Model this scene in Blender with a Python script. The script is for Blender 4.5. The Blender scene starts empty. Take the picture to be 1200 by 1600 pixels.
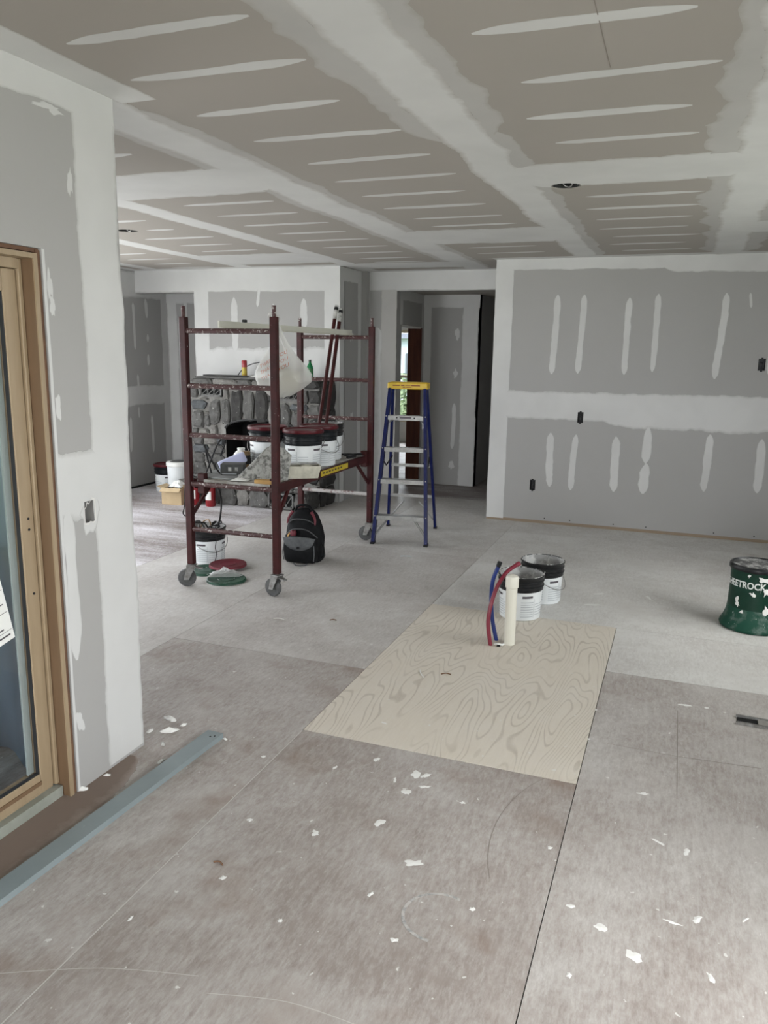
import bpy, math, random
from mathutils import Vector, Matrix, noise
random.seed(7)
PI = math.pi
S = bpy.context.scene
COL = S.collection

# ------------------------------------------------------------------ camera
CEIL = 2.45
cam_d = bpy.data.cameras.new('camera'); cam = bpy.data.objects.new('camera', cam_d); COL.objects.link(cam)
yaw, pitch, roll = -0.356597, -0.201097, 0.015509
fw = Vector((math.sin(yaw)*math.cos(pitch), math.cos(yaw)*math.cos(pitch), math.sin(pitch)))
r0 = Vector((math.cos(yaw), -math.sin(yaw), 0)); u0 = r0.cross(fw)
rv = math.cos(roll)*r0 + math.sin(roll)*u0; uv = -math.sin(roll)*r0 + math.cos(roll)*u0
cam.matrix_world = Matrix(((rv.x, uv.x, -fw.x, 0), (rv.y, uv.y, -fw.y, 0), (rv.z, uv.z, -fw.z, 1.6), (0, 0, 0, 1)))
cam_d.sensor_fit = 'VERTICAL'; cam_d.sensor_height = 36; cam_d.sensor_width = 27
cam_d.lens = 36*1228.79/1600
cam_d.clip_start = .05
S.camera = cam

# ------------------------------------------------------------------ world, lights, exposure
w = bpy.data.worlds.new('sky'); S.world = w; w.use_nodes = True
bg = w.node_tree.nodes['Background']; bg.inputs[0].default_value = (.80, .90, 1.0, 1); bg.inputs[1].default_value = 2.0
def area(name, loc, rot, sx, sy, power, col, spread=180):
    l = bpy.data.lights.new(name, 'AREA'); l.shape = 'RECTANGLE'; l.size = sx; l.size_y = sy; l.energy = power; l.color = col
    l.spread = math.radians(spread)
    o = bpy.data.objects.new(name, l); COL.objects.link(o); o.location = loc; o.rotation_euler = rot
    return o
# daylight entering at the window openings, plus one added fill on the right
area('daylight_far_left_windows', (-6.1, 5.0, 1.3), (0, -PI/2, 0), 1.7, 3.6, 82, (.98, .975, 1.0))
area('daylight_return_door', (-4.65, 2.2, 1.15), (PI/2, 0, .4), 1.5, 1.9, 52, (.97, .98, 1.0))
area('daylight_right_door', (1.98, .45, 1.45), (0, PI/2-.45, 0), 1.5, 1.9, 34, (.99, .985, .98), 125)
area('daylight_rear_windows', (-.5, -5.15, 1.25), (PI/2, 0, 0), 2.6, 2.0, 145, (.99, .985, .975))
area('added_fill_right', (1.98, 4.3, 1.6), (0, PI/2-.35, 0), 1.1, 2.4, 21, (.99, .985, .98), 150)  # added fill to brighten the right-hand floor, set at an invented window
area('daylight_bedroom_window', (-4.6, 13.75, 1.2), (-PI/2, 0, 0), 1.3, 1.6, 40, (.92, .97, 1.0))
sun_d = bpy.data.lights.new('hazy_sun', 'SUN'); sun_d.energy = 3.4; sun_d.angle = math.radians(26); sun_d.color = (1.0, .985, .97)
sun = bpy.data.objects.new('hazy_sun', sun_d); COL.objects.link(sun); sun.location = (12, -9, 12)
sun.rotation_euler = Vector((-.81*math.cos(.66), .59*math.cos(.66), -math.sin(.66))).to_track_quat('-Z', 'Y').to_euler()
S.view_settings.view_transform = 'Standard'; S.view_settings.look = 'None'
S.view_settings.exposure = 1.04; S.view_settings.gamma = 1.0; S.view_settings.use_curve_mapping = False
S.cycles.use_denoising = True
S.cycles.max_bounces = 10; S.cycles.diffuse_bounces = 6; S.cycles.transparent_max_bounces = 12
S.cycles.sample_clamp_indirect = 6

# ------------------------------------------------------------------ material helpers
DARK = ('black_nylon', 'pail_black', 'pail_black_clean', 'black_plastic', 'oxblood_paint', 'blue_fibreglass', 'soot', 'seam_dark', 'green_pail', 'green_flare', 'lid_red')
def new_mat(name):
    m = bpy.data.materials.new(name); m.use_nodes = True
    nt = m.node_tree; b = nt.nodes['Principled BSDF']
    if name in DARK: b.inputs['Specular IOR Level'].default_value = .22
    return m, nt, b
def N(nt, t, **kw):
    n = nt.nodes.new(t)
    for k, v in kw.items(): setattr(n, k, v)
    return n
def sock(n, vals):
    for k, v in vals.items(): n.inputs[k].default_value = v
    return n
def ramp(nt, src, p0, p1, c0=(0, 0, 0, 1), c1=(1, 1, 1, 1)):
    r = N(nt, 'ShaderNodeValToRGB'); e = r.color_ramp.elements
    e[0].position = p0; e[1].position = p1; e[0].color = c0; e[1].color = c1
    nt.links.new(src, r.inputs[0]); return r.outputs[0]
def mixc(nt, fac, a, b):
    m = N(nt, 'ShaderNodeMix', data_type='RGBA')
    for s, v in ((m.inputs[0], fac), (m.inputs[6], a), (m.inputs[7], b)):
        if hasattr(v, 'links') or isinstance(v, bpy.types.NodeSocket): nt.links.new(v, s)
        else: s.default_value = v if not isinstance(v, tuple) else (v + (1,) if len(v) == 3 else v)
    return m.outputs[2]
def tex_noise(nt, scale, detail=4, rough=.6, vec=None, stretch=None, coord='Object'):
    tc = N(nt, 'ShaderNodeTexCoord'); mp = N(nt, 'ShaderNodeMapping')
    nt.links.new(tc.outputs[coord], mp.inputs[0])
    if stretch: mp.inputs['Scale'].default_value = stretch
    n = N(nt, 'ShaderNodeTexNoise'); sock(n, {'Scale': scale, 'Detail': detail, 'Roughness': rough})
    nt.links.new(mp.outputs[0], n.inputs['Vector']); return n
def bump(nt, b, src, strength, dist=.01):
    bp = N(nt, 'ShaderNodeBump'); sock(bp, {'Strength': strength, 'Distance': dist})
    nt.links.new(src, bp.inputs['Height']); nt.links.new(bp.outputs[0], b.inputs['Normal'])
def plain(name, c, rough=.5, metal=0, c2=None, scale=20, lo=.4, hi=.6, splat=None, splat_scale=30, splat_lo=.62, bumpy=0, stretch=None):
    m, nt, b = new_mat(name); b.inputs['Roughness'].default_value = rough; b.inputs['Metallic'].default_value = metal
    out = None
    if c2:
        n = tex_noise(nt, scale, 5, .65, stretch=stretch); f = ramp(nt, n.outputs[0], lo, hi); out = mixc(nt, f, tuple(c), tuple(c2))
        if bumpy: bump(nt, b, n.outputs[0], bumpy)
    if splat:
        n2 = tex_noise(nt, splat_scale, 3, .7); f2 = ramp(nt, n2.outputs[0], splat_lo, splat_lo+.03)
        out = mixc(nt, f2, out if out else tuple(c), tuple(splat))
    if out: nt.links.new(out, b.inputs['Base Color'])
    else: b.inputs['Base Color'].default_value = (*c, 1)
    return m

M = {}
PAPER = (.345, .340, .330); MUD = (.555, .555, .545)
M['paper'] = plain('drywall_paper', PAPER, .9, c2=(.330, .325, .314), scale=1.3, lo=.3, hi=.7)
PAPER_C = (.350, .325, .290)
M['paper_ceiling'] = plain('ceiling_paper', PAPER_C, .9, c2=(.365, .335, .302), scale=.9, lo=.3, hi=.7)
def mud_mat(name, mud=MUD, paper=PAPER):
    m, nt, b = new_mat(name); b.inputs['Roughness'].default_value = .85
    at = N(nt, 'ShaderNodeAttribute', attribute_name='cover')
    n = tex_noise(nt, 14, 5, .65, coord='Object'); n2 = tex_noise(nt, 2.2, 3, .6)
    a = N(nt, 'ShaderNodeMath', operation='MULTIPLY_ADD'); nt.links.new(n.outputs[0], a.inputs[0]); a.inputs[1].default_value = .55; a.inputs[2].default_value = -.275
    a2 = N(nt, 'ShaderNodeMath', operation='ADD'); nt.links.new(a.outputs[0], a2.inputs[0]); nt.links.new(at.outputs['Fac'], a2.inputs[1])
    tone = mixc(nt, ramp(nt, n2.outputs[0], .35, .7), tuple(mud), tuple(c*.90 for c in mud))
    nt.links.new(mixc(nt, ramp(nt, a2.outputs[0], .12, .62), tuple(paper), tone), b.inputs['Base Color'])
    nt.links.new(ramp(nt, a2.outputs[0], .275, .295), b.inputs['Alpha'])
    return m
M['mud'] = mud_mat('joint_compound')
M['mud_ceiling'] = mud_mat('joint_compound_ceiling', (.635, .635, .62), PAPER_C)
M['mud_thin'] = mud_mat('thin_compound', (.475, .465, .445), PAPER_C)
M['box_inside'] = plain('blue_grey_box', (.030, .032, .034), .6)
M['white_board'] = plain('gypsum_edge', (.62, .61, .58), .9)

# dusty plywood: obj.color = (dust amount, warm tint, tone)
def plywood(name, base, base2, dust, grain=(9, 1.1, 9), contour=False, amp=1.35, fine_amp=1.0, st=None):
    m, nt, b = new_mat(name); b.inputs['Roughness'].default_value = .62
    oi = N(nt, 'ShaderNodeObjectInfo'); sep = N(nt, 'ShaderNodeSeparateColor'); nt.links.new(oi.outputs['Color'], sep.inputs[0])
    g = tex_noise(nt, 7, 6, .7, stretch=grain)
    big = tex_noise(nt, 1.5, 6, .68, stretch=st); fine = tex_noise(nt, 55, 4, .75, stretch=(1.6, .5, 1))
    col = mixc(nt, ramp(nt, g.outputs[0], .3, .72), tuple(base), tuple(base2))
    if contour:
        nn = tex_noise(nt, 1.25, 2.0, .45, stretch=(2.6, .55, 1))
        mu = N(nt, 'ShaderNodeMath', operation='MULTIPLY'); nt.links.new(nn.outputs[0], mu.inputs[0]); mu.inputs[1].default_value = 200
        si = N(nt, 'ShaderNodeMath', operation='SINE'); nt.links.new(mu.outputs[0], si.inputs[0])
        ring = ramp(nt, si.outputs[0], .55, 1.0)
        msk = ramp(nt, tex_noise(nt, 1.7, 2, .5).outputs[0],   .34, .50)
        mm = N(nt, 'ShaderNodeMath', operation='MULTIPLY'); nt.links.new(ring, mm.inputs[0]); nt.links.new(msk, mm.inputs[1])
        mm2 = N(nt, 'ShaderNodeMath', operation='MULTIPLY'); nt.links.new(mm.outputs[0], mm2.inputs[0]); mm2.inputs[1].default_value = .5
        col = mixc(nt, mm2.outputs[0], col, (.30, .255, .20))
    add = N(nt, 'ShaderNodeMath', operation='ADD'); nt.links.new(sep.outputs[0], add.inputs[0])
    k = N(nt, 'ShaderNodeMath', operation='MULTIPLY_ADD'); nt.links.new(big.outputs[0], k.inputs[0]); k.inputs[1].default_value = amp; k.inputs[2].default_value = -amp/2
    k2 = N(nt, 'ShaderNodeMath', operation='MULTIPLY_ADD'); nt.links.new(fine.outputs[0], k2.inputs[0]); k2.inputs[1].default_value = fine_amp; k2.inputs[2].default_value = -fine_amp/2
    s2 = N(nt, 'ShaderNodeMath', operation='ADD'); nt.links.new(k.outputs[0], s2.inputs[0]); nt.links.new(k2.outputs[0], s2.inputs[1])
    nt.links.new(s2.outputs[0], add.inputs[1])
    f = ramp(nt, add.outputs[0], .05, 1.0)
    col = mixc(nt, f, col, tuple(dust))
    # rusty brown water marks
    st = ramp(nt, tex_noise(nt, 2.6, 3, .6).outputs[0],   .54, .80)
    sm = N(nt, 'ShaderNodeMath', operation='MULTIPLY'); nt.links.new(st, sm.inputs[0]); nt.links.new(sep.outputs[1], sm.inputs[1])
    col = mixc(nt, sm.outputs[0], col, (.20, .135, .10))
    # grey footprints and smudges
    sm3 = N(nt, 'ShaderNodeMath', operation='MULTIPLY'); nt.links.new(ramp(nt, tex_noise(nt, 2.1, 5, .7, stretch=(.7, 1.5, 1)).outputs[0], .47, .72), sm3.inputs[0]); sm3.inputs[1].default_value = .42
    col = mixc(nt, sm3.outputs[0], col, tuple(.5*(a_+b_)*.95 for a_, b_ in zip(base2, dust)))
    # pale flecks of dried compound
    fl = ramp(nt, tex_noise(nt, 34, 2, .5).outputs[0], .735, .75)
    fm = N(nt, 'ShaderNodeMath', operation='MULTIPLY'); nt.links.new(fl, fm.inputs[0]); fm.inputs[1].default_value = .8
    col = mixc(nt, fm.outputs[0], col, (.62, .62, .59))
    nt.links.new(col, b.inputs['Base Color'])
    bump(nt, b, fine.outputs[0], .10, .004); return m
M['ply'] = plywood('dusty_plywood', (.235, .200, .180), (.31, .272, .248), (.60, .595, .575))
M['ply_new'] = plywood('fresh_plywood', (.56, .51, .435), (.60, .555, .48), (.66, .635, .59), contour=True, amp=.7, fine_amp=.5)
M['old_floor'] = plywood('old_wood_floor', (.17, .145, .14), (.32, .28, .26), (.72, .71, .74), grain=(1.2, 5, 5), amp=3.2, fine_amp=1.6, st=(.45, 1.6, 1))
M['seam'] = plain('seam_dark', (.06, .05, .045), .9)
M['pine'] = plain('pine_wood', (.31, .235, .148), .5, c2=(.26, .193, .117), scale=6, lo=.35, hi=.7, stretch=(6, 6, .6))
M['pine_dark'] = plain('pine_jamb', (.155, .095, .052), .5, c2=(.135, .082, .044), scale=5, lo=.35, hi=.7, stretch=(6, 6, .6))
M['stud'] = plain('old_stud', (.16, .085, .045), .8, c2=(.10, .05, .03), scale=8)
M['glass_spacer'] = plain('grey_green_spacer', (.33, .375, .36), .35)
M['black_gasket'] = plain('black_gasket', (.015, .016, .018), .5)
def glass_mat():
    m, nt, b = new_mat('window_glass'); nt.nodes.remove(b); o = nt.nodes['Material Output']
    t = N(nt, 'ShaderNodeBsdfTransparent'); t.inputs[0].default_value = (.94, .94, .94, 1)
    g = N(nt, 'ShaderNodeBsdfGlossy'); g.inputs['Roughness'].default_value = .02
    lw = N(nt, 'ShaderNodeLayerWeight'); lw.inputs[0].default_value = .5
    pw = N(nt, 'ShaderNodeMath', operation='POWER'); nt.links.new(lw.outputs['Facing'], pw.inputs[0]); pw.inputs[1].default_value = 5
    fr = N(nt, 'ShaderNodeMath', operation='MULTIPLY_ADD'); nt.links.new(pw.outputs[0], fr.inputs[0]); fr.inputs[1].default_value = .95; fr.inputs[2].default_value = .045
    mx = N(nt, 'ShaderNodeMixShader'); nt.links.new(fr.outputs[0], mx.inputs[0]); nt.links.new(t.outputs[0], mx.inputs[1]); nt.links.new(g.outputs[0], mx.inputs[2])
    nt.links.new(mx.outputs[0], o.inputs[0]); return m
M['glass'] = glass_mat()
M['vinyl'] = plain('white_vinyl', (.72, .73, .70), .4)
M['mahogany'] = plain('brown_jamb', (.115, .035, .018), .35, c2=(.07, .02, .012), scale=5, stretch=(5, 5, .5))
M['red_paint'] = plain('oxblood_paint', (0.0480, 0.0092, 0.0095), .45, c2=(0.0303, 0.0065, 0.0065), scale=12, splat=(.34, .31, .29), splat_scale=55, splat_lo=.70, bumpy=.1)
M['red_rung'] = plain('splattered_rung_paint', (0.0510, 0.0132, 0.0144), .55, c2=(0.0780, 0.0420, 0.0372), scale=30, lo=.45, hi=.62, splat=(.40, .37, .35), splat_scale=48, splat_lo=.59, bumpy=.2)
M['rung_white'] = plain('compound_caked_rung', (.42, .40, .385), .7, c2=(.16, .09, .085), scale=26, lo=.5, hi=.62, bumpy=.3)
M['steel'] = plain('dull_steel', (.36, .36, .35), .45, .8, c2=(.22, .21, .2), scale=25)
M['zinc'] = plain('galvanised_steel', (.23, .275, .285), .45, .25, c2=(.26, .305, .315), scale=5, lo=.35, hi=.7, splat=(.42, .45, .45), splat_scale=16, splat_lo=.735)
M['alu'] = plain('aluminium', (.34, .34, .33), .45, .6, c2=(.27, .27, .26), scale=18)
M['rubber'] = plain('grey_rubber', (.055, .057, .06), .6, c2=(.10, .10, .10), scale=18, lo=.5, hi=.62)
M['wheel'] = plain('grey_wheel', (.060, .061, .062), .6, c2=(.10, .10, .10), scale=14)
M['tyre'] = plain('pale_tyre', (.32, .32, .31), .7)
M['deck'] = plain('dirty_deck_board', (.24, .225, .20), .8, c2=(.48, .47, .44), scale=9, lo=.42, hi=.62)
M['yellow'] = plain('yellow_sticker', (.48, .36, .02), .5, c2=(.28, .21, .03), scale=22, lo=.5, hi=.7)
M['print'] = plain('dark_print', (.05, .03, .03), .7)
M['blue_rail'] = plain('blue_fibreglass', (0.0055, 0.0093, 0.0638), .38, c2=(0.0076, 0.0127, 0.0808), scale=14, splat=(.35, .36, .42), splat_scale=45, splat_lo=.72)
M['yellow_cap'] = plain('yellow_plastic', (.60, .40, .018), .42, c2=(.50, .33, .02), scale=14)
M['red_print'] = plain('brown_red_print', (.19, .05, .012), .6)
M['pail_white'] = plain('pail_white', (.72, .745, .75), .38, c2=(.66, .685, .69), scale=5)
M['pail_black'] = plain('pail_black', (.010, .011, .012), .32, c2=(.022, .022, .023), scale=25, splat=(.55, .55, .53), splat_scale=42, splat_lo=.70)
M['pail_black_clean'] = plain('pail_black_clean', (.010, .012, .014), .30)
M['caked'] = plain('caked_compound', (.50, .50, .475), .85, c2=(.24, .24, .23), scale=16, lo=.42, hi=.62, bumpy=.35)
M['caked_dark'] = plain('speckled_compound', (.36, .36, .335), .85, c2=(.13, .13, .12), scale=34, lo=.46, hi=.60, bumpy=.35)
M['cream_caked'] = plain('cream_compound', (.56, .54, .45), .8, c2=(.40, .385, .32), scale=12, lo=.42, hi=.66, bumpy=.3)
M['rim_crust'] = plain('crusted_rim', (.03, .03, .03), .6, c2=(.55, .55, .53), scale=26, lo=.50, hi=.56)
M['pail_in'] = plain('wet_grey_inside', (.26, .26, .255), .5, c2=(.50, .50, .49), scale=9, lo=.46, hi=.56)
M['lid_red'] = plain('lid_red', (0.0788, 0.0073, 0.0115), .33, c2=(0.0657, 0.0063, 0.0095), scale=10)
M['lid_red_floor'] = plain('lid_red_dusty', (0.1480, 0.0096, 0.0224), .5, c2=(0.1040, 0.0096, 0.0176), scale=7, splat=(.35, .2, .2), splat_scale=30, splat_lo=.70)
M['lid_green'] = plain('lid_green', (0.0066, 0.0468, 0.0248), .45, c2=(0.0121, 0.0605, 0.0330), scale=8, splat=(.45, .5, .47), splat_scale=32, splat_lo=.66)
M['green_pail'] = plain('green_pail', (0.0029, 0.0260, 0.0147), .40, c2=(0.0050, 0.0328, 0.0193), scale=7, splat=(.50, .54, .51), splat_scale=17, splat_lo=.715)
M['green_flare'] = plain('green_flare', (0.0070, 0.0525, 0.0329), .5, c2=(0.1120, 0.1540, 0.1330), scale=10, lo=.50, hi=.66, splat=(.46, .5, .47), splat_scale=34, splat_lo=.66)
M['label_grey'] = plain('label_grey', (.40, .43, .45), .5)
M['label_dark'] = plain('label_dark', (.07, .06, .07), .5)
M['label_red'] = plain('label_red', (.42, .30, .30), .5)
M['white_text'] = plain('white_lettering', (.62, .65, .62), .5)
M['pvc'] = plain('pvc_cream', (0.6480, 0.6300, 0.5490), .35)
M['pex_red'] = plain('pex_red', (0.1760, 0.0144, 0.0304), .35)
M['pex_blue'] = plain('pex_blue', (0.0070, 0.0245, 0.1540), .35)
M['black_cloth'] = plain('black_nylon', (0.0032, 0.0036, 0.0044), .75, c2=(0.0072, 0.0076, 0.0088), scale=16, bumpy=.25)
M['grey_cloth'] = plain('grey_nylon', (0.0920, 0.0960, 0.1000), .7, c2=(0.0680, 0.0720, 0.0760), scale=30)
M['red_cloth'] = plain('red_strap', (.12, .012, .022), .6)
M['stone1'] = plain('stone_grey', (0.1170, 0.1154, 0.1092), .9, c2=(0.0585, 0.0562, 0.0530), scale=13, lo=.35, hi=.7, splat=(.33, .33, .31), splat_scale=30, splat_lo=.66, bumpy=.9)
M['stone2'] = plain('stone_blue', (0.0920, 0.1000, 0.1040), .85, c2=(0.0496, 0.0528, 0.0576), scale=11, lo=.35, hi=.7, splat=(.30, .31, .31), splat_scale=26, splat_lo=.67, bumpy=.9)
M['stone3'] = plain('stone_pale', (0.1920, 0.1856, 0.1696), .9, c2=(0.1000, 0.0960, 0.0880), scale=12, lo=.35, hi=.7, splat=(.40, .39, .37), splat_scale=30, splat_lo=.64, bumpy=.9)
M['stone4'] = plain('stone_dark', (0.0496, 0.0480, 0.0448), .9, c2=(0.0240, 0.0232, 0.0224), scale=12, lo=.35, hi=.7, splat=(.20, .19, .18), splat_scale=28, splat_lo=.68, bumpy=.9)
M['mortar'] = plain('mortar', (0.2295, 0.2227, 0.2082), .95, c2=(0.1445, 0.1403, 0.1292), scale=9, bumpy=.4)
M['soot'] = plain('soot', (.010, .010, .010), .9)
M['iron'] = plain('black_iron', (.018, .018, .018), .6)
M['grille'] = plain('painted_grille', (.15, .148, .142), .7, c2=(.09, .09, .085), scale=25)
M['cardboard'] = plain('cardboard', (.50, .385, .235), .85, c2=(.44, .335, .20), scale=5)
M['ext_red'] = plain('extinguisher_red', (0.2100, 0.0084, 0.0126), .3)
M['white_plastic'] = plain('white_plastic', (.70, .71, .68), .4)
M['lavender'] = plain('lavender_plastic', (.47, .49, .66), .35)
M['brown_can'] = plain('brown_can', (.13, .075, .03), .4, c2=(.19, .12, .05), scale=22)
M['black'] = plain('black_plastic', (.014, .014, .015), .45)
M['dark_grey'] = plain('charcoal_card', (.055, .058, .055), .6, c2=(.085, .088, .085), scale=12)
M['tan_wood'] = plain('tan_block', (.50, .30, .09), .6, c2=(.40, .23, .07), scale=12)
M['can_red'] = plain('spray_red', (.27, .02, .025), .35)
M['can_yellow'] = plain('spray_yellow', (.42, .33, .03), .4, c2=(.30, .05, .03), scale=30, lo=.52, hi=.60)
def thin(name, c, alpha, rough=.35, trans=.5):
    m, nt, b = new_mat(name); nt.nodes.remove(b); o = nt.nodes['Material Output']
    d = N(nt, 'ShaderNodeBsdfDiffuse'); d.inputs[0].default_value = (*c, 1)
    tl = N(nt, 'ShaderNodeBsdfTranslucent'); tl.inputs[0].default_value = (*c, 1)
    m1 = N(nt, 'ShaderNodeMixShader'); m1.inputs[0].default_value = trans; nt.links.new(d.outputs[0], m1.inputs[1]); nt.links.new(tl.outputs[0], m1.inputs[2])
    g = N(nt, 'ShaderNodeBsdfGlossy'); g.inputs['Roughness'].default_value = rough
    m2 = N(nt, 'ShaderNodeMixShader'); m2.inputs[0].default_value = .10; nt.links.new(m1.outputs[0], m2.inputs[1]); nt.links.new(g.outputs[0], m2.inputs[2])
    t = N(nt, 'ShaderNodeBsdfTransparent'); t.inputs[0].default_value = (min(1, c[0]*1.3), min(1, c[1]*1.3), min(1, c[2]*1.3), 1)
    m3 = N(nt, 'ShaderNodeMixShader'); m3.inputs[0].default_value = alpha; nt.links.new(t.outputs[0], m3.inputs[1]); nt.links.new(m2.outputs[0], m3.inputs[2])
    nt.links.new(m3.outputs[0], o.inputs[0]); return m
M['bag'] = thin('plastic_bag', (.78, .78, .76), .55)
M['poly'] = thin('clear_poly', (.80, .80, .79), .55, .2)
M['tarp'] = thin('blue_grey_sheet', (.26, .33, .40), .97, .3)
M['green_pet'] = thin('green_bottle', (.03, .33, .13), .75, .1)
M['bag_print'] = plain('bag_print', (.40, .15, .10), .6)
M['grass'] = plain('grass', (.10, .16, .05), .9, c2=(.16, .22, .08), scale=6)
M['leaf'] = plain('leaf', (.10, .15, .07), .8, c2=(.22, .27, .15), scale=6)
M['siding'] = plain('siding', (.55, .60, .66), .7)
M['roof'] = plain('roof', (.12, .13, .15), .8)
M['concrete'] = plain('porch_slab', (.22, .22, .215), .8, c2=(.17, .17, .165), scale=3)

# ------------------------------------------------------------------ mesh helpers
class MB:
    def __init__(s): s.v = []; s.f = []
    def add(s, vs, fs):
        o = len(s.v); s.v += [tuple(p) for p in vs]; s.f += [tuple(i+o for i in f) for f in fs]; return s
    def box(s, c, d, R=None, bev=0):
        x, y, z = d[0]/2, d[1]/2, d[2]/2
        if bev <= 0:
            vs = [Vector((a*x, b*y, e*z)) for a in (-1, 1) for b in (-1, 1) for e in (-1, 1)]
            fs = [(0, 1, 3, 2), (4, 6, 7, 5), (0, 4, 5, 1), (2, 3, 7, 6), (0, 2, 6, 4), (1, 5, 7, 3)]
        else:
            bv = min(bev, .45*min(d)); vs = []; fs = []
            prof = [(-1, 0), (-1, 1)]
            ring = [(x, -y+bv), (x, y-bv), (x-bv, y), (-x+bv, y), (-x, y-bv), (-x, -y+bv), (-x+bv, -y), (x-bv, -y)]
            def sh(r): return [((abs(px)-r)*(1 if px > 0 else -1), (abs(py)-r)*(1 if py > 0 else -1)) for px, py in ring]
            lev = [(-z, bv*.7), (-z+bv, 0), (z-bv, 0), (z, bv*.7)]
            for zz, r in lev: vs += [Vector((px, py, zz)) for px, py in sh(r)]
            for k in range(3):
                for i in range(8): j = (i+1) % 8; fs.append((k*8+i, k*8+j, k*8+8+j, k*8+8+i))
            fs.append(tuple(range(7, -1, -1))); fs.append(tuple(range(24, 32)))
        if R is not None: vs = [R @ p for p in vs]
        c = Vector(c); return s.add([p+c for p in vs], fs)
    def tube(s, pts, r, n=8, cap=True, r2=None):
        pts = [Vector(p) for p in pts]; rings = []; prev = None
        for i, p in enumerate(pts):
            t = (pts[min(i+1, len(pts)-1)] - pts[max(i-1, 0)]).normalized()
            if prev is None:
                a = Vector((0, 0, 1)) if abs(t.z) < .9 else Vector((1, 0, 0)); e1 = t.cross(a).normalized()
            else:
                e1 = (prev - t*prev.dot(t)).normalized()
            prev = e1; e2 = t.cross(e1)
            rr = r if r2 is None else r + (r2-r)*i/(len(pts)-1)
            rings.append([p + rr*(math.cos(2*PI*k/n)*e1 + math.sin(2*PI*k/n)*e2) for k in range(n)])
        vs = [q for rg in rings for q in rg]; fs = []
        for i in range(len(pts)-1):
            for k in range(n): j = (k+1) % n; fs.append((i*n+k, i*n+j, i*n+n+j, i*n+n+k))
        if cap: fs.append(tuple(range(n-1, -1, -1))); fs.append(tuple(range((len(pts)-1)*n, len(pts)*n)))
        return s.add(vs, fs)
    def lathe(s, prof, n=28, c=(0, 0, 0), R=None, capb=True, capt=True):
        vs = []; fs = []; c = Vector(c)
        for r, z in prof: vs += [Vector((r*math.cos(2*PI*k/n), r*math.sin(2*PI*k/n), z)) for k in range(n)]
        for i in range(len(prof)-1):
            for k in range(n): j = (k+1) % n; fs.append((i*n+k, i*n+j, i*n+n+j, i*n+n+k))
        if capb: fs.append(tuple(range(n-1, -1, -1)))
        if capt: fs.append(tuple(range((len(prof)-1)*n, len(prof)*n)))
        if R is not None: vs = [R @ p for p in vs]
        return s.add([p+c for p in vs], fs)
    def mesh(s, name):
        me = bpy.data.meshes.new(name); me.from_pydata(s.v, [], s.f); me.update(); return me
    def build(s, name, m, parent=None, smooth=False, loc=None):
        me = s.mesh(name); me.materials.append(M[m] if isinstance(m, str) else m)
        if smooth:
            me.polygons.foreach_set('use_smooth', [True]*len(me.polygons))
            try: me.set_sharp_from_angle(angle=math.radians(38))
            except Exception: pass
        return link(name, me, parent, loc)
def link(name, me, parent=None, loc=None):
    o = bpy.data.objects.new(name, me); COL.objects.link(o)
    if parent: o.parent = parent
    if loc is not None: o.location = loc
    return o
def tag(o, label, cat, group=None):
    o['label'] = label; o['category'] = cat
    if group: o['group'] = group
    return o
def thing(name, label, cat, loc=(0, 0, 0), rz=0, group=None):
    o = bpy.data.objects.new(name, None); COL.objects.link(o); o.location = loc; o.rotation_euler = (0, 0, rz); o.empty_display_size = .1
    return tag(o, label, cat, group)
def struct(o, label=None):
    o['kind'] = 'structure'
    if label: o['label'] = label
    return o
def copy_tree(o, parent=None):
    c = o.copy(); COL.objects.link(c); c.parent = parent
    for ch in list(o.children): copy_tree(ch, c)
    return c
def RZ(a): return Matrix.Rotation(a, 3, 'Z')
def RX(a): return Matrix.Rotation(a, 3, 'X')
def RY(a): return Matrix.Rotation(a, 3, 'Y')
def smooth_path(pts, n=8):
    pts = [Vector(p) for p in pts]; out = []
    for i in range(len(pts)-1):
        p0 = pts[max(i-1, 0)]; p1 = pts[i]; p2 = pts[i+1]; p3 = pts[min(i+2, len(pts)-1)]
        for k in range(n):
            t = k/n
            out.append(.5*((2*p1) + (p2-p0)*t + (2*p0-5*p1+4*p2-p3)*t*t + (3*p1-p0-3*p2+p3)*t**3))
    out.append(pts[-1]); return out

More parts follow.
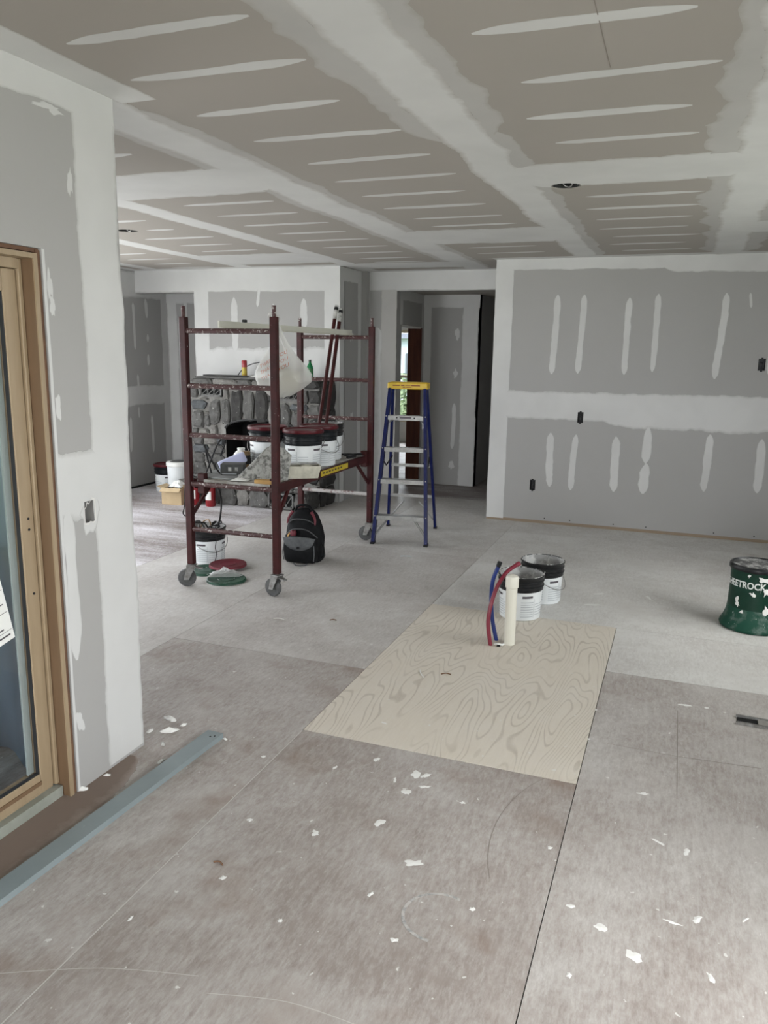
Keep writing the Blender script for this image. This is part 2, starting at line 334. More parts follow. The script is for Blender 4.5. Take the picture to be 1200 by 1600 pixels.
# plane maps: (a, b, c) -> world, c = distance off the surface into the room
def P_ceil(z): return lambda a, b, c=0: (a, b, z-c)
def P_floor(z): return lambda a, b, c=0: (a, b, z+c)
def P_yneg(y): return lambda a, b, c=0: (a, y-c, b)          # faces the camera side
def P_ypos(y): return lambda a, b, c=0: (a, y+c, b)
def P_xpos(x): return lambda a, b, c=0: (x+c, a, b)
def P_xneg(x): return lambda a, b, c=0: (x-c, a, b)
def panel(name, Pm, a0, a1, b0, b1, th, m, holes=(), rounds=(), parent=None, deep=True):
    """flat board with rectangular holes (a0,a1,b0,b1) and round holes (a,b,r); the reveals run through its thickness"""
    sq = list(holes) + [(a-r*1.3, a+r*1.3, b-r*1.3, b+r*1.3) for a, b, r in rounds]
    A = sorted({a0, a1} | {v for h in sq for v in h[:2]}); B = sorted({b0, b1} | {v for h in sq for v in h[2:]})
    A = [v for v in A if a0 <= v <= a1]; B = [v for v in B if b0 <= v <= b1]
    mb = MB()
    def quad(p): mb.add(p, [(0, 1, 2, 3)])
    for i in range(len(A)-1):
        for j in range(len(B)-1):
            ca, cb = (A[i]+A[i+1])/2, (B[j]+B[j+1])/2
            if any(h[0] < ca < h[1] and h[2] < cb < h[3] for h in sq): continue
            for c in (0, -th): quad([Pm(A[i], B[j], c), Pm(A[i+1], B[j], c), Pm(A[i+1], B[j+1], c), Pm(A[i], B[j+1], c)])
    def reveal(p, q): quad([Pm(*p, 0), Pm(*q, 0), Pm(*q, -th), Pm(*p, -th)])
    for h in list(holes) + [(a0, a1, b0, b1)]:
        pts = [(h[0], h[2]), (h[1], h[2]), (h[1], h[3]), (h[0], h[3])]
        for k in range(4): reveal(pts[k], pts[(k+1) % 4])
    n = 32
    for a, b, r in rounds:
        R = r*1.3
        cp = [(a+r*math.cos(2*PI*k/n), b+r*math.sin(2*PI*k/n)) for k in range(n)]
        sp = []
        for k in range(n):
            x, y = math.cos(2*PI*k/n), math.sin(2*PI*k/n); s_ = R/max(abs(x), abs(y)); sp.append((a+x*s_, b+y*s_))
        for k in range(n):
            l = (k+1) % n
            for c in (0, -th): quad([Pm(*cp[k], c), Pm(*cp[l], c), Pm(*sp[l], c), Pm(*sp[k], c)])
            reveal(cp[k], cp[l])
    return mb.build(name, m, parent)

# joint-compound stroke: a low-relief ribbon whose edges feather out into the board paper
SEED = [0]; LAYER = {}
def layer(parent, lift=1):
    if lift < .0005: return 0
    LAYER[parent.name] = LAYER.get(parent.name, 0)+1; return LAYER[parent.name]*.000012
def stroke(parent, Pm, p, q, wd, m='mud', name='joint_compound_strip', taper=.5, wob=.12, full=1.0, edge=.30, drift=0, lift=.0005):
    SEED[0] += 1; sd = SEED[0]*7.31
    lift += layer(parent, lift); p = Vector(p); q = Vector(q)
    d = q-p; L = d.length; t = d/L; n_ = Vector((-t.y, t.x)); n = max(10, min(150, int(L/.03)))
    prof = [(-1, edge*.4), (-.72, edge+.25), (-.35, full), (.35, full), (.72, edge+.25), (1, edge*.4)]
    vs = []; cov = []; fs = []; K = len(prof)
    for i in range(n+1):
        s = i/n*L
        e = min(s, L-s); tf = 1.0
        if taper > 0: tf = min(1, (max(e, 0)/(taper*wd*1.6)+.03))**.5
        mid = wob*.5*wd*noise.noise(Vector((s*2.3, sd, 0)))*2 + drift*wd*noise.noise(Vector((s*.7, sd, 3)))
        w1 = wd/2*(1+wob*1.6*noise.noise(Vector((s*6, sd, 11)))+wob*noise.noise(Vector((s*19, sd, 5))))*tf
        w2 = wd/2*(1+wob*1.6*noise.noise(Vector((s*6, sd, 23)))+wob*noise.noise(Vector((s*19, sd, 9))))*tf
        for k, (u, cv) in enumerate(prof):
            off = mid + (w1*u if u < 0 else w2*u)
            pt = p + t*s + n_*off
            vs.append(Pm(pt.x, pt.y, lift-(lift-.00025 if lift > .0003 else 0)*abs(u))); cov.append(cv)
    for i in range(n):
        for k in range(K-1): fs.append((i*K+k, i*K+k+1, i*K+K+k+1, i*K+K+k))
    me = bpy.data.meshes.new(name); me.from_pydata(vs, [], fs); me.materials.append(M[m])
    at = me.attributes.new('cover', 'FLOAT', 'POINT'); at.data.foreach_set('value', cov)
    me.polygons.foreach_set('use_smooth', [True]*len(me.polygons))
    return link(name, me, parent)
def cut(o, Pm, holes):
    import bmesh
    bm = bmesh.new(); bm.from_mesh(o.data)
    e0 = Vector(Pm(0, 0, 0)); ea = Vector(Pm(1, 0, 0))-e0; eb = Vector(Pm(0, 1, 0))-e0
    for h in holes:
        for ax, vals in ((ea, h[:2]), (eb, h[2:])):
            for v in vals: bmesh.ops.bisect_plane(bm, geom=bm.verts[:]+bm.edges[:]+bm.faces[:], plane_co=e0+ax*v, plane_no=ax)
        dead = [f for f in bm.faces if h[0] < (f.calc_center_median()-e0).dot(ea) < h[1] and h[2] < (f.calc_center_median()-e0).dot(eb) < h[3]]
        bmesh.ops.delete(bm, geom=dead, context='FACES')
    bm.to_mesh(o.data); bm.free(); return o
def blob(parent, Pm, c, ra, rb, m='mud', name='joint_compound_patch', cov=1.0, rot=0, irr=.35, n=18, lift=.0012, flat=False):
    lift = min(lift, .0008) if not flat else lift
    lift += layer(parent); SEED[0] += 1; sd = SEED[0]*3.7; vs = []; cs = []; fs = []
    for ring, (rr, cv) in enumerate(((0, cov), (.7, cov), (1, .1 if not flat else cov))):
        for k in range(n if ring else 1):
            a = 2*PI*k/n; f = 1+irr*noise.noise(Vector((math.cos(a)*1.6, math.sin(a)*1.6, sd)))*2
            x, y = ra*rr*f*math.cos(a), rb*rr*f*math.sin(a)
            vs.append(Pm(c[0]+x*math.cos(rot)-y*math.sin(rot), c[1]+x*math.sin(rot)+y*math.cos(rot), lift-(lift-.0003)*rr)); cs.append(cv)
    for k in range(n):
        l = (k+1) % n; fs.append((0, 1+k, 1+l)); fs.append((1+k, 1+n+k, 1+n+l, 1+l))
    me = bpy.data.meshes.new(name); me.from_pydata(vs, [], fs); me.materials.append(M[m])
    at = me.attributes.new('cover', 'FLOAT', 'POINT'); at.data.foreach_set('value', cs)
    return link(name, me, parent)

# ================================================================== THE SETTING
# ---- floor: base slab, plywood sheets as pieces
fb = MB().box((-.9, 1.6, -.045), (5.6, 13.6, .05)); floor = struct(fb.build('floor', 'seam'), 'dusty plywood subfloor of the room')
def sheet(x0, x1, y0, y1, dust, stain, m='ply', name='subfloor_sheet', top=0, parent=floor, g=.0016):
    cx, cy = (x0+x1)/2, (y0+y1)/2
    o = MB().box((0, 0, 0), (x1-x0-2*g, y1-y0-2*g, .018)).build(name, m, parent, loc=(cx, cy, -.009+top))
    o.color = (dust, stain, .5, 1); return o
for (x0, x1, rows) in (
    (-3.70, -2.568, [(2.31, 4.15, .62, .2), (4.15, 6.55, .66, .1), (6.55, 8.40, .62, .2)]),
    (-2.568, -1.405, [(-5.2, 1.10, .25, .9), (1.10, 3.53, .30, .8), (3.53, 5.95, .56, .2), (5.95, 8.40, .72, .2)]),
    (-1.405, -.25, [(-5.2, .40, .32, .9), (.40, 2.815, .22, .9)]),
    (-.25, .90, [(-5.2, 1.56, .82, .5), (1.56, 3.984, .36, .3), (3.984, 4.69, .85, .15)]),
    (-1.405, .90, [(4.69, 5.85, .88, .2), (5.85, 7.0, .85, .2), (7.0, 8.4, .8, .2)]),
    (.90, 1.80, [(-5.2, .40, .6, .4), (.40, 2.81, .6, .3), (2.81, 5.2, .6, .2), (5.2, 7.6, .6, .2)])):
    for y0, y1, d, st in rows: sheet(x0, x1, y0, y1, d, st, g=.0004 if y0 > 4.7 and x0 > -1.5 else .0016)
patch = sheet(-1.405, -.25, 2.815, 4.69, .12, .05, 'ply_new', 'new_plywood_sheet', .0015)
patch['label'] = 'pale new plywood sheet with swirling grain'
Pf = P_floor(0)
# thin score lines and pencil marks on the sheets
def line_mark(pts, wd, m='seam', name='score_line'):
    pts = [Vector((p[0], p[1])) for p in pts]; vs = []; fs = []
    for i, p in enumerate(pts):
        t = (pts[min(i+1, len(pts)-1)]-pts[max(i-1, 0)]).normalized(); n = Vector((-t.y, t.x))
        vs += [Pf(*(p+n*wd/2), .0008), Pf(*(p-n*wd/2), .0008)]
    for i in range(len(pts)-1): fs.append((2*i, 2*i+1, 2*i+3, 2*i+2))
    return MB().add(vs, fs).build(name, m, floor)
M['scratch'] = plain('pale_scratch', (.50, .48, .45), .8)
M['score'] = plain('pencil_score', (.24, .21, .185), .8)
line_mark([(-.17, 3.19), (.10, 3.185), (.42, 3.21)], .0022, 'score'); line_mark([(.104, 3.64), (.106, 3.2), (.108, 2.85)], .0022, 'score')
line_mark([(-1.405, 2.81), (-1.405, .6)], .0042, 'scratch'); line_mark(smooth_path([(-1.0, 1.45, 0), (-.8, 1.50, 0), (-.6, 1.50, 0)], 6), .0022, 'scratch')
line_mark(smooth_path([(-1.55, 1.30, 0), (-1.3, 1.42, 0), (-1.05, 1.49, 0)], 6), .002, 'scratch')
line_mark([Vector((-.03+.45*math.cos(a), 2.42+.6*math.sin(a))) for a in [2.1+.1*k for k in range(16)]], .0022, 'score', 'pencil_curve')
line_mark([(-1.08, 4.40), (-1.02, 4.0), (-1.0, 3.7)], .0022, 'score')
# round bucket stain and splats of dried compound
ring = [Vector((-.53+.105*math.cos(a), 1.93+.10*math.sin(a))) for a in [1.2+.14*k for k in range(26)]]
M['ring_stain'] = plain('grey_ring_stain', (.27, .275, .27), .8, c2=(.44, .42, .40), scale=30, lo=.42, hi=.55)
line_mark(ring, .010, 'ring_stain', 'ring_stain')
M['splat'] = plain('dried_compound', (.68, .68, .655), .85)
for (x, y, a, b_) in ((-.858, 2.299, .030, .020), (-.676, 2.14, .034, .022), (-1.037, 2.163, .020, .016), (-.839, 2.652, .020, .026), (-.832, 2.519, .022, .018),
    (.006, 1.978, .024, .026), (-.086, 2.061, .022, .02), (.14, 2.527, .022, .014), (.135, 3.711, .035, .012), (-1.104, 3.005, .016, .05), (-.435, 5.087, .07, .02),
    (-.01, 2.842, .03, .012), (-.281, 2.38, .012, .010), (-.80, 2.66, .012, .03), (-.78, 2.58, .03, .014), (-.62, 2.53, .012, .010), (-.9, 2.58, .028, .008), (-1.02, 2.7, .012, .02),
    (-1.28, 2.15, .014, .01), (.17, 2.2, .02, .014), (.10, 2.16, .03, .008), (-.18, 2.12, .016, .01), (.05, 2.55, .04, .006), (.23, 3.72, .012, .01), (-.25, 3.5, .014, .01), (-.62, 1.8, .014, .01),
    (-.95, 1.75, .010, .008), (-1.2, 1.85, .01, .012), (-.45, 2.0, .012, .01), (-.15, 1.85, .012, .008), (.2, 1.98, .02, .01), (-1.45, 2.55, .012, .01), (-.33, 3.4, .014, .008), (-.25, 3.2, .014, .008), (-1.0, 3.6, .012, .006), (-.42, 5.35, .05, .016), (-.1, 5.4, .05, .012), (-1.15, 2.58, .02, .008), (.30, 2.25, .02, .006), (-1.35, 1.6, .012, .008), (-.75, 1.95, .014, .008)):
    blob(floor, Pf, (x, y), a*.8, b_*.8, 'splat', 'compound_splat', irr=.38, rot=random.random()*3, n=22, lift=.0022, flat=True)
# bare brown band beside the patio door where no dust has settled
M['bare'] = mud_mat('bare_brown_ply', (.190, .145, .118), (.36, .32, .29))
ob = stroke(floor, Pf, (-1.945, .2), (-1.945, 2.36), .34, 'bare', 'bare_floor_strip', taper=.6, wob=.12, full=.72, edge=.15, lift=.0007)

fo = MB().box((-4.81, 5.4, -.01), (2.216, 6.2, .02)).build('floor_living', 'old_floor'); fo.color = (.44, .1, .5, 1); struct(fo, 'old dark wood floor white with plaster dust')
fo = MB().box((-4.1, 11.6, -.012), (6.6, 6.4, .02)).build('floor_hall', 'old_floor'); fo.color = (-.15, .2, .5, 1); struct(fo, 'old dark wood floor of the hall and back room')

# ---- ceiling
Pc = P_ceil(CEIL)
ceiling = struct(panel('ceiling', Pc, -6.05, 1.90, -5.2, 8.45, .02, 'paper_ceiling', rounds=[(-.65, 4.36, .075), (-3.96, 5.08, .075)]), 'drywall ceiling with white taped joints')
roofslab = struct(MB().box((-2.1, 8.2, CEIL+.22), (8.1, 11.8, .08)).box((-.05, -1.4, CEIL+.22), (4.0, 7.4, .08)).build('ceiling_attic', 'stud'), 'attic deck above the ceiling boards')
for hx, hy in ((-.65, 4.36), (-3.96, 5.08)):
    t = tag(MB().lathe([(.071, 0), (.071, .11), (.0, .112)], 24, (hx, hy, CEIL+.004), capb=False, capt=False).build('recessed_can', 'iron'),
            'empty recessed light can in the butt joint near the far wall' if hx > -2 else 'empty recessed light can over the stone fireplace room', 'light fixture')
    MB().tube(smooth_path([(-.03, 0, .09), (-.02, .01, .02), (.02, .0, -.004), (.04, -.01, .03)], 4), .004, 6).build('wire', 'steel', t, loc=(hx, hy, CEIL))
cs = dict(m='mud_ceiling')
for xc, wd in ((-5.58, .22), (-4.42, .24), (-3.245, .24), (-2.07, .31), (-.90, .26), (.25, .29), (1.42, .26), (2.6, .26)):
    stroke(ceiling, Pc, (xc, 2.45 if xc < -2.2 else -2.2), (xc, 7.6 if xc > -1.6 else 8.3), wd, name='taped_joint', taper=0, wob=.10, edge=.25, **cs)
stroke(ceiling, Pc, (-.91, -.5), (-.91, 3.4), .40, 'mud_thin', 'taped_joint', taper=.4, wob=.10, full=1, edge=.9, lift=.0003)
stroke(ceiling, Pc, (-.83, 3.2), (-.83, 7.4), .22, 'mud_thin', 'taped_joint', taper=.5, wob=.14, full=1, edge=.9, lift=.00036)
stroke(ceiling, Pc, (.25, .5), (.25, 7.4), .42, 'mud_thin', 'taped_joint', taper=.4, wob=.14, full=1, edge=.9, lift=.0003)
stroke(ceiling, Pc, (-2.07, 2.45), (-2.07, 8.2), .36, 'mud_thin', 'taped_joint', taper=.4, wob=.07, full=1, edge=.9, lift=.0003)
for a0, a1, yc, wd in ((-.9, .25, 4.10, .54), (-2.07, -.9, 6.0, .74), (-3.25, -2.07, 3.76, .60), (-4.42, -3.25, 6.95, .80), (.25, 1.42, 6.0, .56), (-5.58, -4.42, 4.4, .56), (-3.25, -2.07, 7.75, .5), (-4.42, -3.25, 3.2, .6)):
    o = stroke(ceiling, Pc, (a0-.04, yc), (a1+.04, yc), wd, name='butt_joint', taper=0, wob=.05, edge=.8, **cs)
    if abs(yc-4.10) < .001: cut(o, Pc, [(-.71, -.59, 4.30, 4.42), (-.725, -.575, 4.325, 4.395), (-.685, -.615, 4.285, 4.435)])
def cstrips(x0, x1, ys, wd=.066):
    for y in ys:
        e0, e1 = random.uniform(-.04, .04), random.uniform(-.05, .05)
        stroke(ceiling, Pc, (x0+e0, y+random.uniform(-.01, .01)), (x1+e1, y+random.uniform(-.01, .01)), wd*random.uniform(.9, 1.2), taper=1.1, wob=.13, edge=.8, name='screw_strip', **cs)
cstrips(-1.75, -1.15, [-.4, .0, .4, .8, 1.2, 1.6, 1.98, 2.32, 2.71, 3.11, 3.52, 3.92, 4.32, 4.72, 5.12, 5.45, 6.6, 7.0, 7.4, 7.8, 8.1])
cstrips(-.60, -.02, [-.4, .0, .4, .8, 1.2, 1.6, 1.92, 2.28, 2.70, 3.12, 3.485, 4.67, 5.06, 5.45, 5.85, 6.25, 6.65, 7.05])
cstrips(-2.94, -2.36, [2.75, 3.13, 4.30, 4.70, 5.10, 5.5, 5.9, 6.3, 6.7, 7.1, 7.42])
cstrips(-4.1, -3.53, [3.9, 4.3, 4.70, 5.5, 5.9, 6.3]); cstrips(-3.80, -3.52, [5.10])
cstrips(-5.25, -4.72, [5.1, 5.5, 5.9, 6.3, 6.7, 7.1, 7.45])
cstrips(.58, 1.1, [1.6, 2.0, 2.4, 2.8, 3.2, 3.6, 4.0, 4.4, 4.8, 5.2, 5.5, 6.6, 7.0])
line = lambda a, b: MB().add([Pc(a[0]-.0015, a[1], .0006), Pc(a[0]+.0015, a[1], .0006), Pc(b[0]+.0015, b[1], .0006), Pc(b[0]-.0015, b[1], .0006)], [(0, 1, 2, 3)]).build('pencil_line', 'score', ceiling)
line((-.28, 1.9), (-.285, 2.66))
# corner tape round the ceiling edges
stroke(ceiling, Pc, (-1.88, -2.2), (-1.88, 2.50), .16, name='corner_tape', taper=0, wob=.06, edge=.6, **cs)
for a, b in (((-5.9, 7.6), (-3.3, 7.6)), ((-3.4, 8.25), (-1.2, 8.25)), ((-1.72, 7.42), (3.1, 7.42)), ((-5.85, 2.5), (-5.85, 7.6)), ((-5.9, 2.52), (-2.0, 2.52))):
    stroke(ceiling, Pc, a, b, .16, name='corner_tape', taper=0, wob=.06, edge=.6, **cs)

# ---- far right wall (faces the camera)
YR = 7.48; Pr = P_yneg(YR)
boxes = [(-.862, 1.03, .052, .10), (-1.270, .368, .052, .10), (.612, 1.54, .056, .10)]
wr = struct(panel('wall_right', Pr, -1.71, 3.2, .028, CEIL, .13, 'paper', holes=[(a-w_/2, a+w_/2, b-h_/2, b+h_/2) for a, b, w_, h_ in boxes]), 'grey drywall wall with white compound streaks')
MB().box((.75, YR+.06, .013), (4.92, .11, .026)).build('trim_1', plain('raw_plate', (.26, .20, .14), .8)); struct(bpy.data.objects['trim_1'], 'raw wood sill plate under the drywall')
stroke(wr, Pr, (-1.625, .02), (-1.625, 2.45), .17, name='corner_bead', taper=0, wob=.03, edge=.95)
stroke(wr, Pr, (-1.71, 2.405), (3.2, 2.395), .11, name='corner_tape', taper=0, wob=.10, edge=.7)
stroke(wr, Pr, (-.25, 2.37), (3.2, 2.36), .13, name='corner_tape', taper=.5, wob=.12, edge=.5, full=.8)
cut(stroke(wr, Pr, (-1.56, 1.125), (3.2, 1.16), .27, name='taped_joint', taper=0, wob=.06, edge=.55), Pr, [(a-w_/2, a+w_/2, b-h_/2, b+h_/2) for a, b, w_, h_ in boxes])
cut(stroke(wr, Pr, (-.75, 1.09), (3.2, 1.13), .30, name='taped_joint', taper=.8, wob=.10, edge=.45, full=.9), Pr, [(a-w_/2, a+w_/2, b-h_/2, b+h_/2) for a, b, w_, h_ in boxes])
for p, q, wd in (((-1.13, 2.13), (-1.14, 1.42), .066), ((-.90, 2.13), (-.91, 1.43), .060), ((-.51, 2.10), (-.51, 1.43), .060), ((-.255, 2.13), (-.26, 1.46), .058), ((.285, 2.13), (.26, 1.41), .064), ((.47, 2.13), (.49, 2.01), .022),
                 ((-1.13, .875), (-1.12, .36), .078), ((-.89, .87), (-.91, .345), .064), ((-.52, .87), (-.52, .36), .080), ((-.255, .97), (-.25, .64), .082), ((-.255, .64), (-.255, .36), .10), ((.26, .93), (.26, .42), .074), ((.68, .91), (.68, .44), .078), ((.68, 2.1), (.68, 1.45), .06), ((1.1, 2.1), (1.1, 1.45), .06), ((1.1, .9), (1.1, .4), .07)):
    stroke(wr, Pr, p, q, wd, taper=.5, wob=.17, edge=.40, full=.85, drift=.5, name='screw_strip')
for a in (-1.14, -.9, -.5, -.21, .37, .7): MB().lathe([(.006, 0), (.004, .002)], 8, (a, YR-.0005, .052), R=RX(PI/2)).build('screw', 'iron', wr)
blab = {0: 'black open electrical box in the white band of the far wall', 1: 'black open electrical box low on the far wall', 2: 'black switch box high on the far wall near the picture edge'}
for i, (a, b, w_, h_) in enumerate(boxes):
    t = thing('electrical_box', blab[i], 'electrical box', (a, YR, b), 0, 'open electrical boxes in the far wall')
    MB().box((0, .058, 0), (w_, .004, h_)).build('back_plate', 'box_inside', t)
    s = MB(); 
    for sx in (-1, 1): s.box((sx*(w_/2-.002), .03, 0), (.003, .056, h_)); s.box((0, .03, sx*(h_/2-.002)), (w_, .056, .003))
    s.build('side', 'black', t)
    for sz in (-1, 1): MB().box((0, -.003, sz*(h_/2+.004)), (.016, .004, .010)).build('mounting_ear', 'black', t)
    MB().tube(smooth_path([(-.008, .05, .02), (.006, .015, .012), (-.004, .004, -.01), (.01, .03, -.03)], 5), .0030, 6).build('wire', 'rubber', t)

# ---- left foreground wall with the patio door
XL = -1.95; Pl = P_xpos(XL); DZ = 1.905; DY = 2.068
wl = struct(panel('wall_left', Pl, -5.1, 2.45, -.03, CEIL, .14, 'paper', holes=[(.10, DY, -.03, DZ), (2.190, 2.240, .985, 1.062)]), 'foreground drywall wall beside the glass door')
stroke(wl, Pl, (2.345, .012), (2.345, 2.45), .21, name='corner_bead', taper=0, wob=.05, edge=.75)
stroke(wl, Pl, (-2.3, 2.395), (2.45, 2.405), .11, name='corner_tape', taper=0, wob=.10, edge=.6)
cut(stroke(wl, Pl, (2.072, 1.14), (2.30, 1.14), .24, name='taped_joint', taper=0, wob=.08, edge=.5), Pl, [(2.190, 2.240, .985, 1.062)])
stroke(wl, Pl, (2.108, 1.05), (2.108, .50), .060, taper=.7, wob=.22, edge=.5, full=.9, name='compound_smear')
cut(blob(wl, Pl, (2.218, 1.02), .055, .085, cov=.9), Pl, [(2.190, 2.240, .985, 1.062)]); blob(wl, Pl, (2.094, 1.80), .012, .05, cov=.9, irr=.4); blob(wl, Pl, (2.102, 1.73), .014, .04, cov=.9, irr=.4)
blob(wl, Pl, (2.096, 1.40), .014, .05, cov=.9, irr=.3); blob(wl, Pl, (2.10, .27), .02, .05, cov=.9, irr=.4, rot=.3); blob(wl, Pl, (2.215, 2.14), .012, .05, cov=.8, irr=.5); blob(wl, Pl, (2.15, 2.34), .05, .014, cov=.9, irr=.6)
# torn edge of the hole, dark cavity box behind it
torn = [(2.190, .985), (2.190, 1.036), (2.197, 1.040), (2.203, 1.056), (2.212, 1.050), (2.226, 1.068), (2.238, 1.062), (2.241, 1.045), (2.241, .99), (2.23, .983), (2.215, .989), (2.205, .982)]
s = MB(); vs = []; fs = []
for (a, b) in torn:
    ca, cb = 2.217, 1.02; s_ = 1.25
    vs += [Pl(a, b, .0014), Pl(ca+(a-ca)*1.16, cb+(b-cb)*1.12, .0022)]
for i in range(len(torn)): j = (i+1) % len(torn); fs.append((2*i, 2*i+1, 2*j+1, 2*j))
s.add(vs, fs).build('torn_paper_edge', 'white_board', wl)
MB().box((XL-.10, 2.2165, 1.02), (.07, .11, .16)).build('cavity', 'box_inside', wl)
stroke(wl, Pl, (2.0755, .0), (2.0755, DZ), .012, name='cut_board_edge', taper=0, wob=.2, edge=1, full=1)

# patio door: structure with its parts
d1 = bpy.data.objects.new('door_1', None); COL.objects.link(d1); d1.location = (XL, 2.06, 0); struct(d1, 'pine framed sliding glass door in the left wall')
def dbox(n, x0, x1, y0, y1, z0, z1, m, par=d1, bev=0): return MB().box(((x0+x1)/2, (y0+y1)/2, (z0+z1)/2), (x1-x0, y1-y0, z1-z0), bev=bev).build(n, m, par)
dbox('stud', -.12, -.007, -.0095, .0075, .0, 1.90, 'stud')
dbox('header_stud', -.12, -.012, -1.95, .0075, 1.892, 1.9045, 'stud')
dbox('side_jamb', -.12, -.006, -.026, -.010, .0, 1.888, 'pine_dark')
dbox('jamb_edge', -.0065, -.001, -.0262, -.0098, .0, 1.8885, 'pine')
dbox('head_jamb', -.12, -.001, -1.93, -.0265, 1.872, 1.888, 'pine')
dbox('side_stop', -.112, -.050, -.043, -.0265, .046, 1.8715, 'pine', bev=.003)
dbox('head_stop', -.112, -.050, -1.90, -.0435, 1.840, 1.8715, 'pine')
st = dbox('sash_stile', -.105, -.060, -.102, -.0445, .048, 1.838, 'pine', bev=.003)
for z in (1.035, .998, .775): MB().lathe([(.0045, 0), (.0045, .002)], 10, (-.0595, -.070, z), R=RY(PI/2)).build('screw_hole', 'black', st)
br = dbox('sash_bottom_rail', -.105, -.060, -1.85, -.1025, .048, .118, 'pine', bev=.003)
dbox('rail_bead', -.061, -.056, -1.85, -.1025, .078, .092, 'pine_dark')
dbox('sash_top_rail', -.105, -.060, -1.85, -.1025, 1.768, 1.838, 'pine', bev=.003)
dbox('far_stile', -.105, -.060, -1.92, -1.852, .048, 1.838, 'pine', bev=.003)
dbox('threshold', -.125, -.034, -1.93, -.030, .000, .040, plain('worn_threshold', (.235, .25, .215), .5, c2=(.29, .30, .265), scale=7))
dbox('sill_track', -.115, -.065, -1.93, -.044, .040, .0475, 'pine')
dbox('gasket', -.079, -.064, -.1045, -.1025, .118, 1.768, 'black_gasket'); dbox('gasket', -.079, -.064, -1.85, -.1045, .118, .121, 'black_gasket')
dbox('glass_spacer', -.094, -.0865, -.131, -.1045, .121, 1.768, 'glass_spacer')
dbox('glass_pane', -.086, -.082, -1.85, -.1035, .1185, 1.7675, 'glass')
c_, s_ = math.cos(.195), math.sin(.195)
def sk(a, b): return (-.0812, -.213+a*c_-b*s_, .760+a*s_+b*c_)
def skr(mb, a0, a1, b0, b1, o): mb.add([(p[0]+o, p[1], p[2]) for p in (sk(a0, b0), sk(a1, b0), sk(a1, b1), sk(a0, b1))], [(0, 1, 2, 3)])
s = MB(); skr(s, -.16, .045, -.13, .165, 0); sticker = s.build('paper_sticker', 'white_plastic', d1)
for b0, b1, a1 in ((-.112, -.106, .03), (-.095, -.0935, .04), (-.03, -.028, .04), (-.015, -.009, .0), (.0, .004, .03), (.012, .016, .02), (.03, .036, .01), (.05, .052, .04), (.07, .075, .0), (.085, .09, .02), (.11, .122, .0), (-.085, -.08, .01)):
    s = MB(); skr(s, -.15, a1, b0, b1, .0006); s.build('printed_line', 'label_dark', sticker)
# torn board chips at the foot of the jamb
# ---- rest of the shell
wret = struct(panel('wall_return', P_ypos(2.45), -6.0, -2.09, 0, CEIL, .14, 'paper', holes=[(-5.4, -3.9, .02, 2.05)]), 'wall with glass door round the corner')
wfl = struct(panel('wall_far_left', P_xpos(-5.9), 2.31, 8.35, 0, CEIL, .14, 'paper', holes=[(3.2, 6.7, .55, 2.1)]), 'grey drywall wall behind the scaffold with windows')
Pfl = P_xpos(-5.9)
stroke(wfl, Pfl, (2.5, 1.07), (8.2, 1.055), .24, name='taped_joint', taper=0, wob=.07, edge=.5)
stroke(wfl, Pfl, (2.5, 2.30), (8.2, 2.30), .30, name='corner_tape', taper=0, wob=.08, edge=.5)
stroke(wfl, Pfl, (8.17, .0), (8.17, 2.4), .14, name='corner_tape', taper=0, wob=.08, edge=.5)
for p, q, wd in (((7.60, 2.1), (7.60, 1.58), .05), ((7.62, 1.3), (7.63, 1.12), .04), ((7.82, 2.16), (7.84, 1.94), .06), ((7.84, 1.76), (7.84, 1.67), .05), ((7.83, 1.53), (7.83, 1.40), .05), ((7.85, .82), (7.86, .37), .05), ((7.46, .82), (7.45, .42), .05), ((7.62, .93), (7.62, .80), .03), ((7.40, 1.95), (7.4, 1.5), .05), ((7.95, 2.2), (7.7, 2.18), .05)):
    stroke(wfl, Pfl, p, q, wd, taper=.6, wob=.2, edge=.4, full=.8, name='screw_strip')
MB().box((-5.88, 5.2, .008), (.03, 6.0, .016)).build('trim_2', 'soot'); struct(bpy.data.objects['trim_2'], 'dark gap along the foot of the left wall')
walc = struct(panel('wall_alcove', P_yneg(8.22), -5.96, -3.3, 0, CEIL, .1, 'paper'), 'alcove end wall left of the fireplace')
stroke(walc, P_yneg(8.22), (-5.82, 0), (-5.82, 2.4), .14, name='corner_tape', taper=0, wob=.04, edge=.6)
stroke(walc, P_yneg(8.22), (-5.9, 2.25), (-4.6, 2.25), .26, name='corner_tape', taper=0, wob=.04, edge=.6)
stroke(walc, P_yneg(8.22), (-5.63, 0), (-5.63, 2.2), .05, name='corner_tape', taper=0, wob=.04, edge=.6, full=.7)
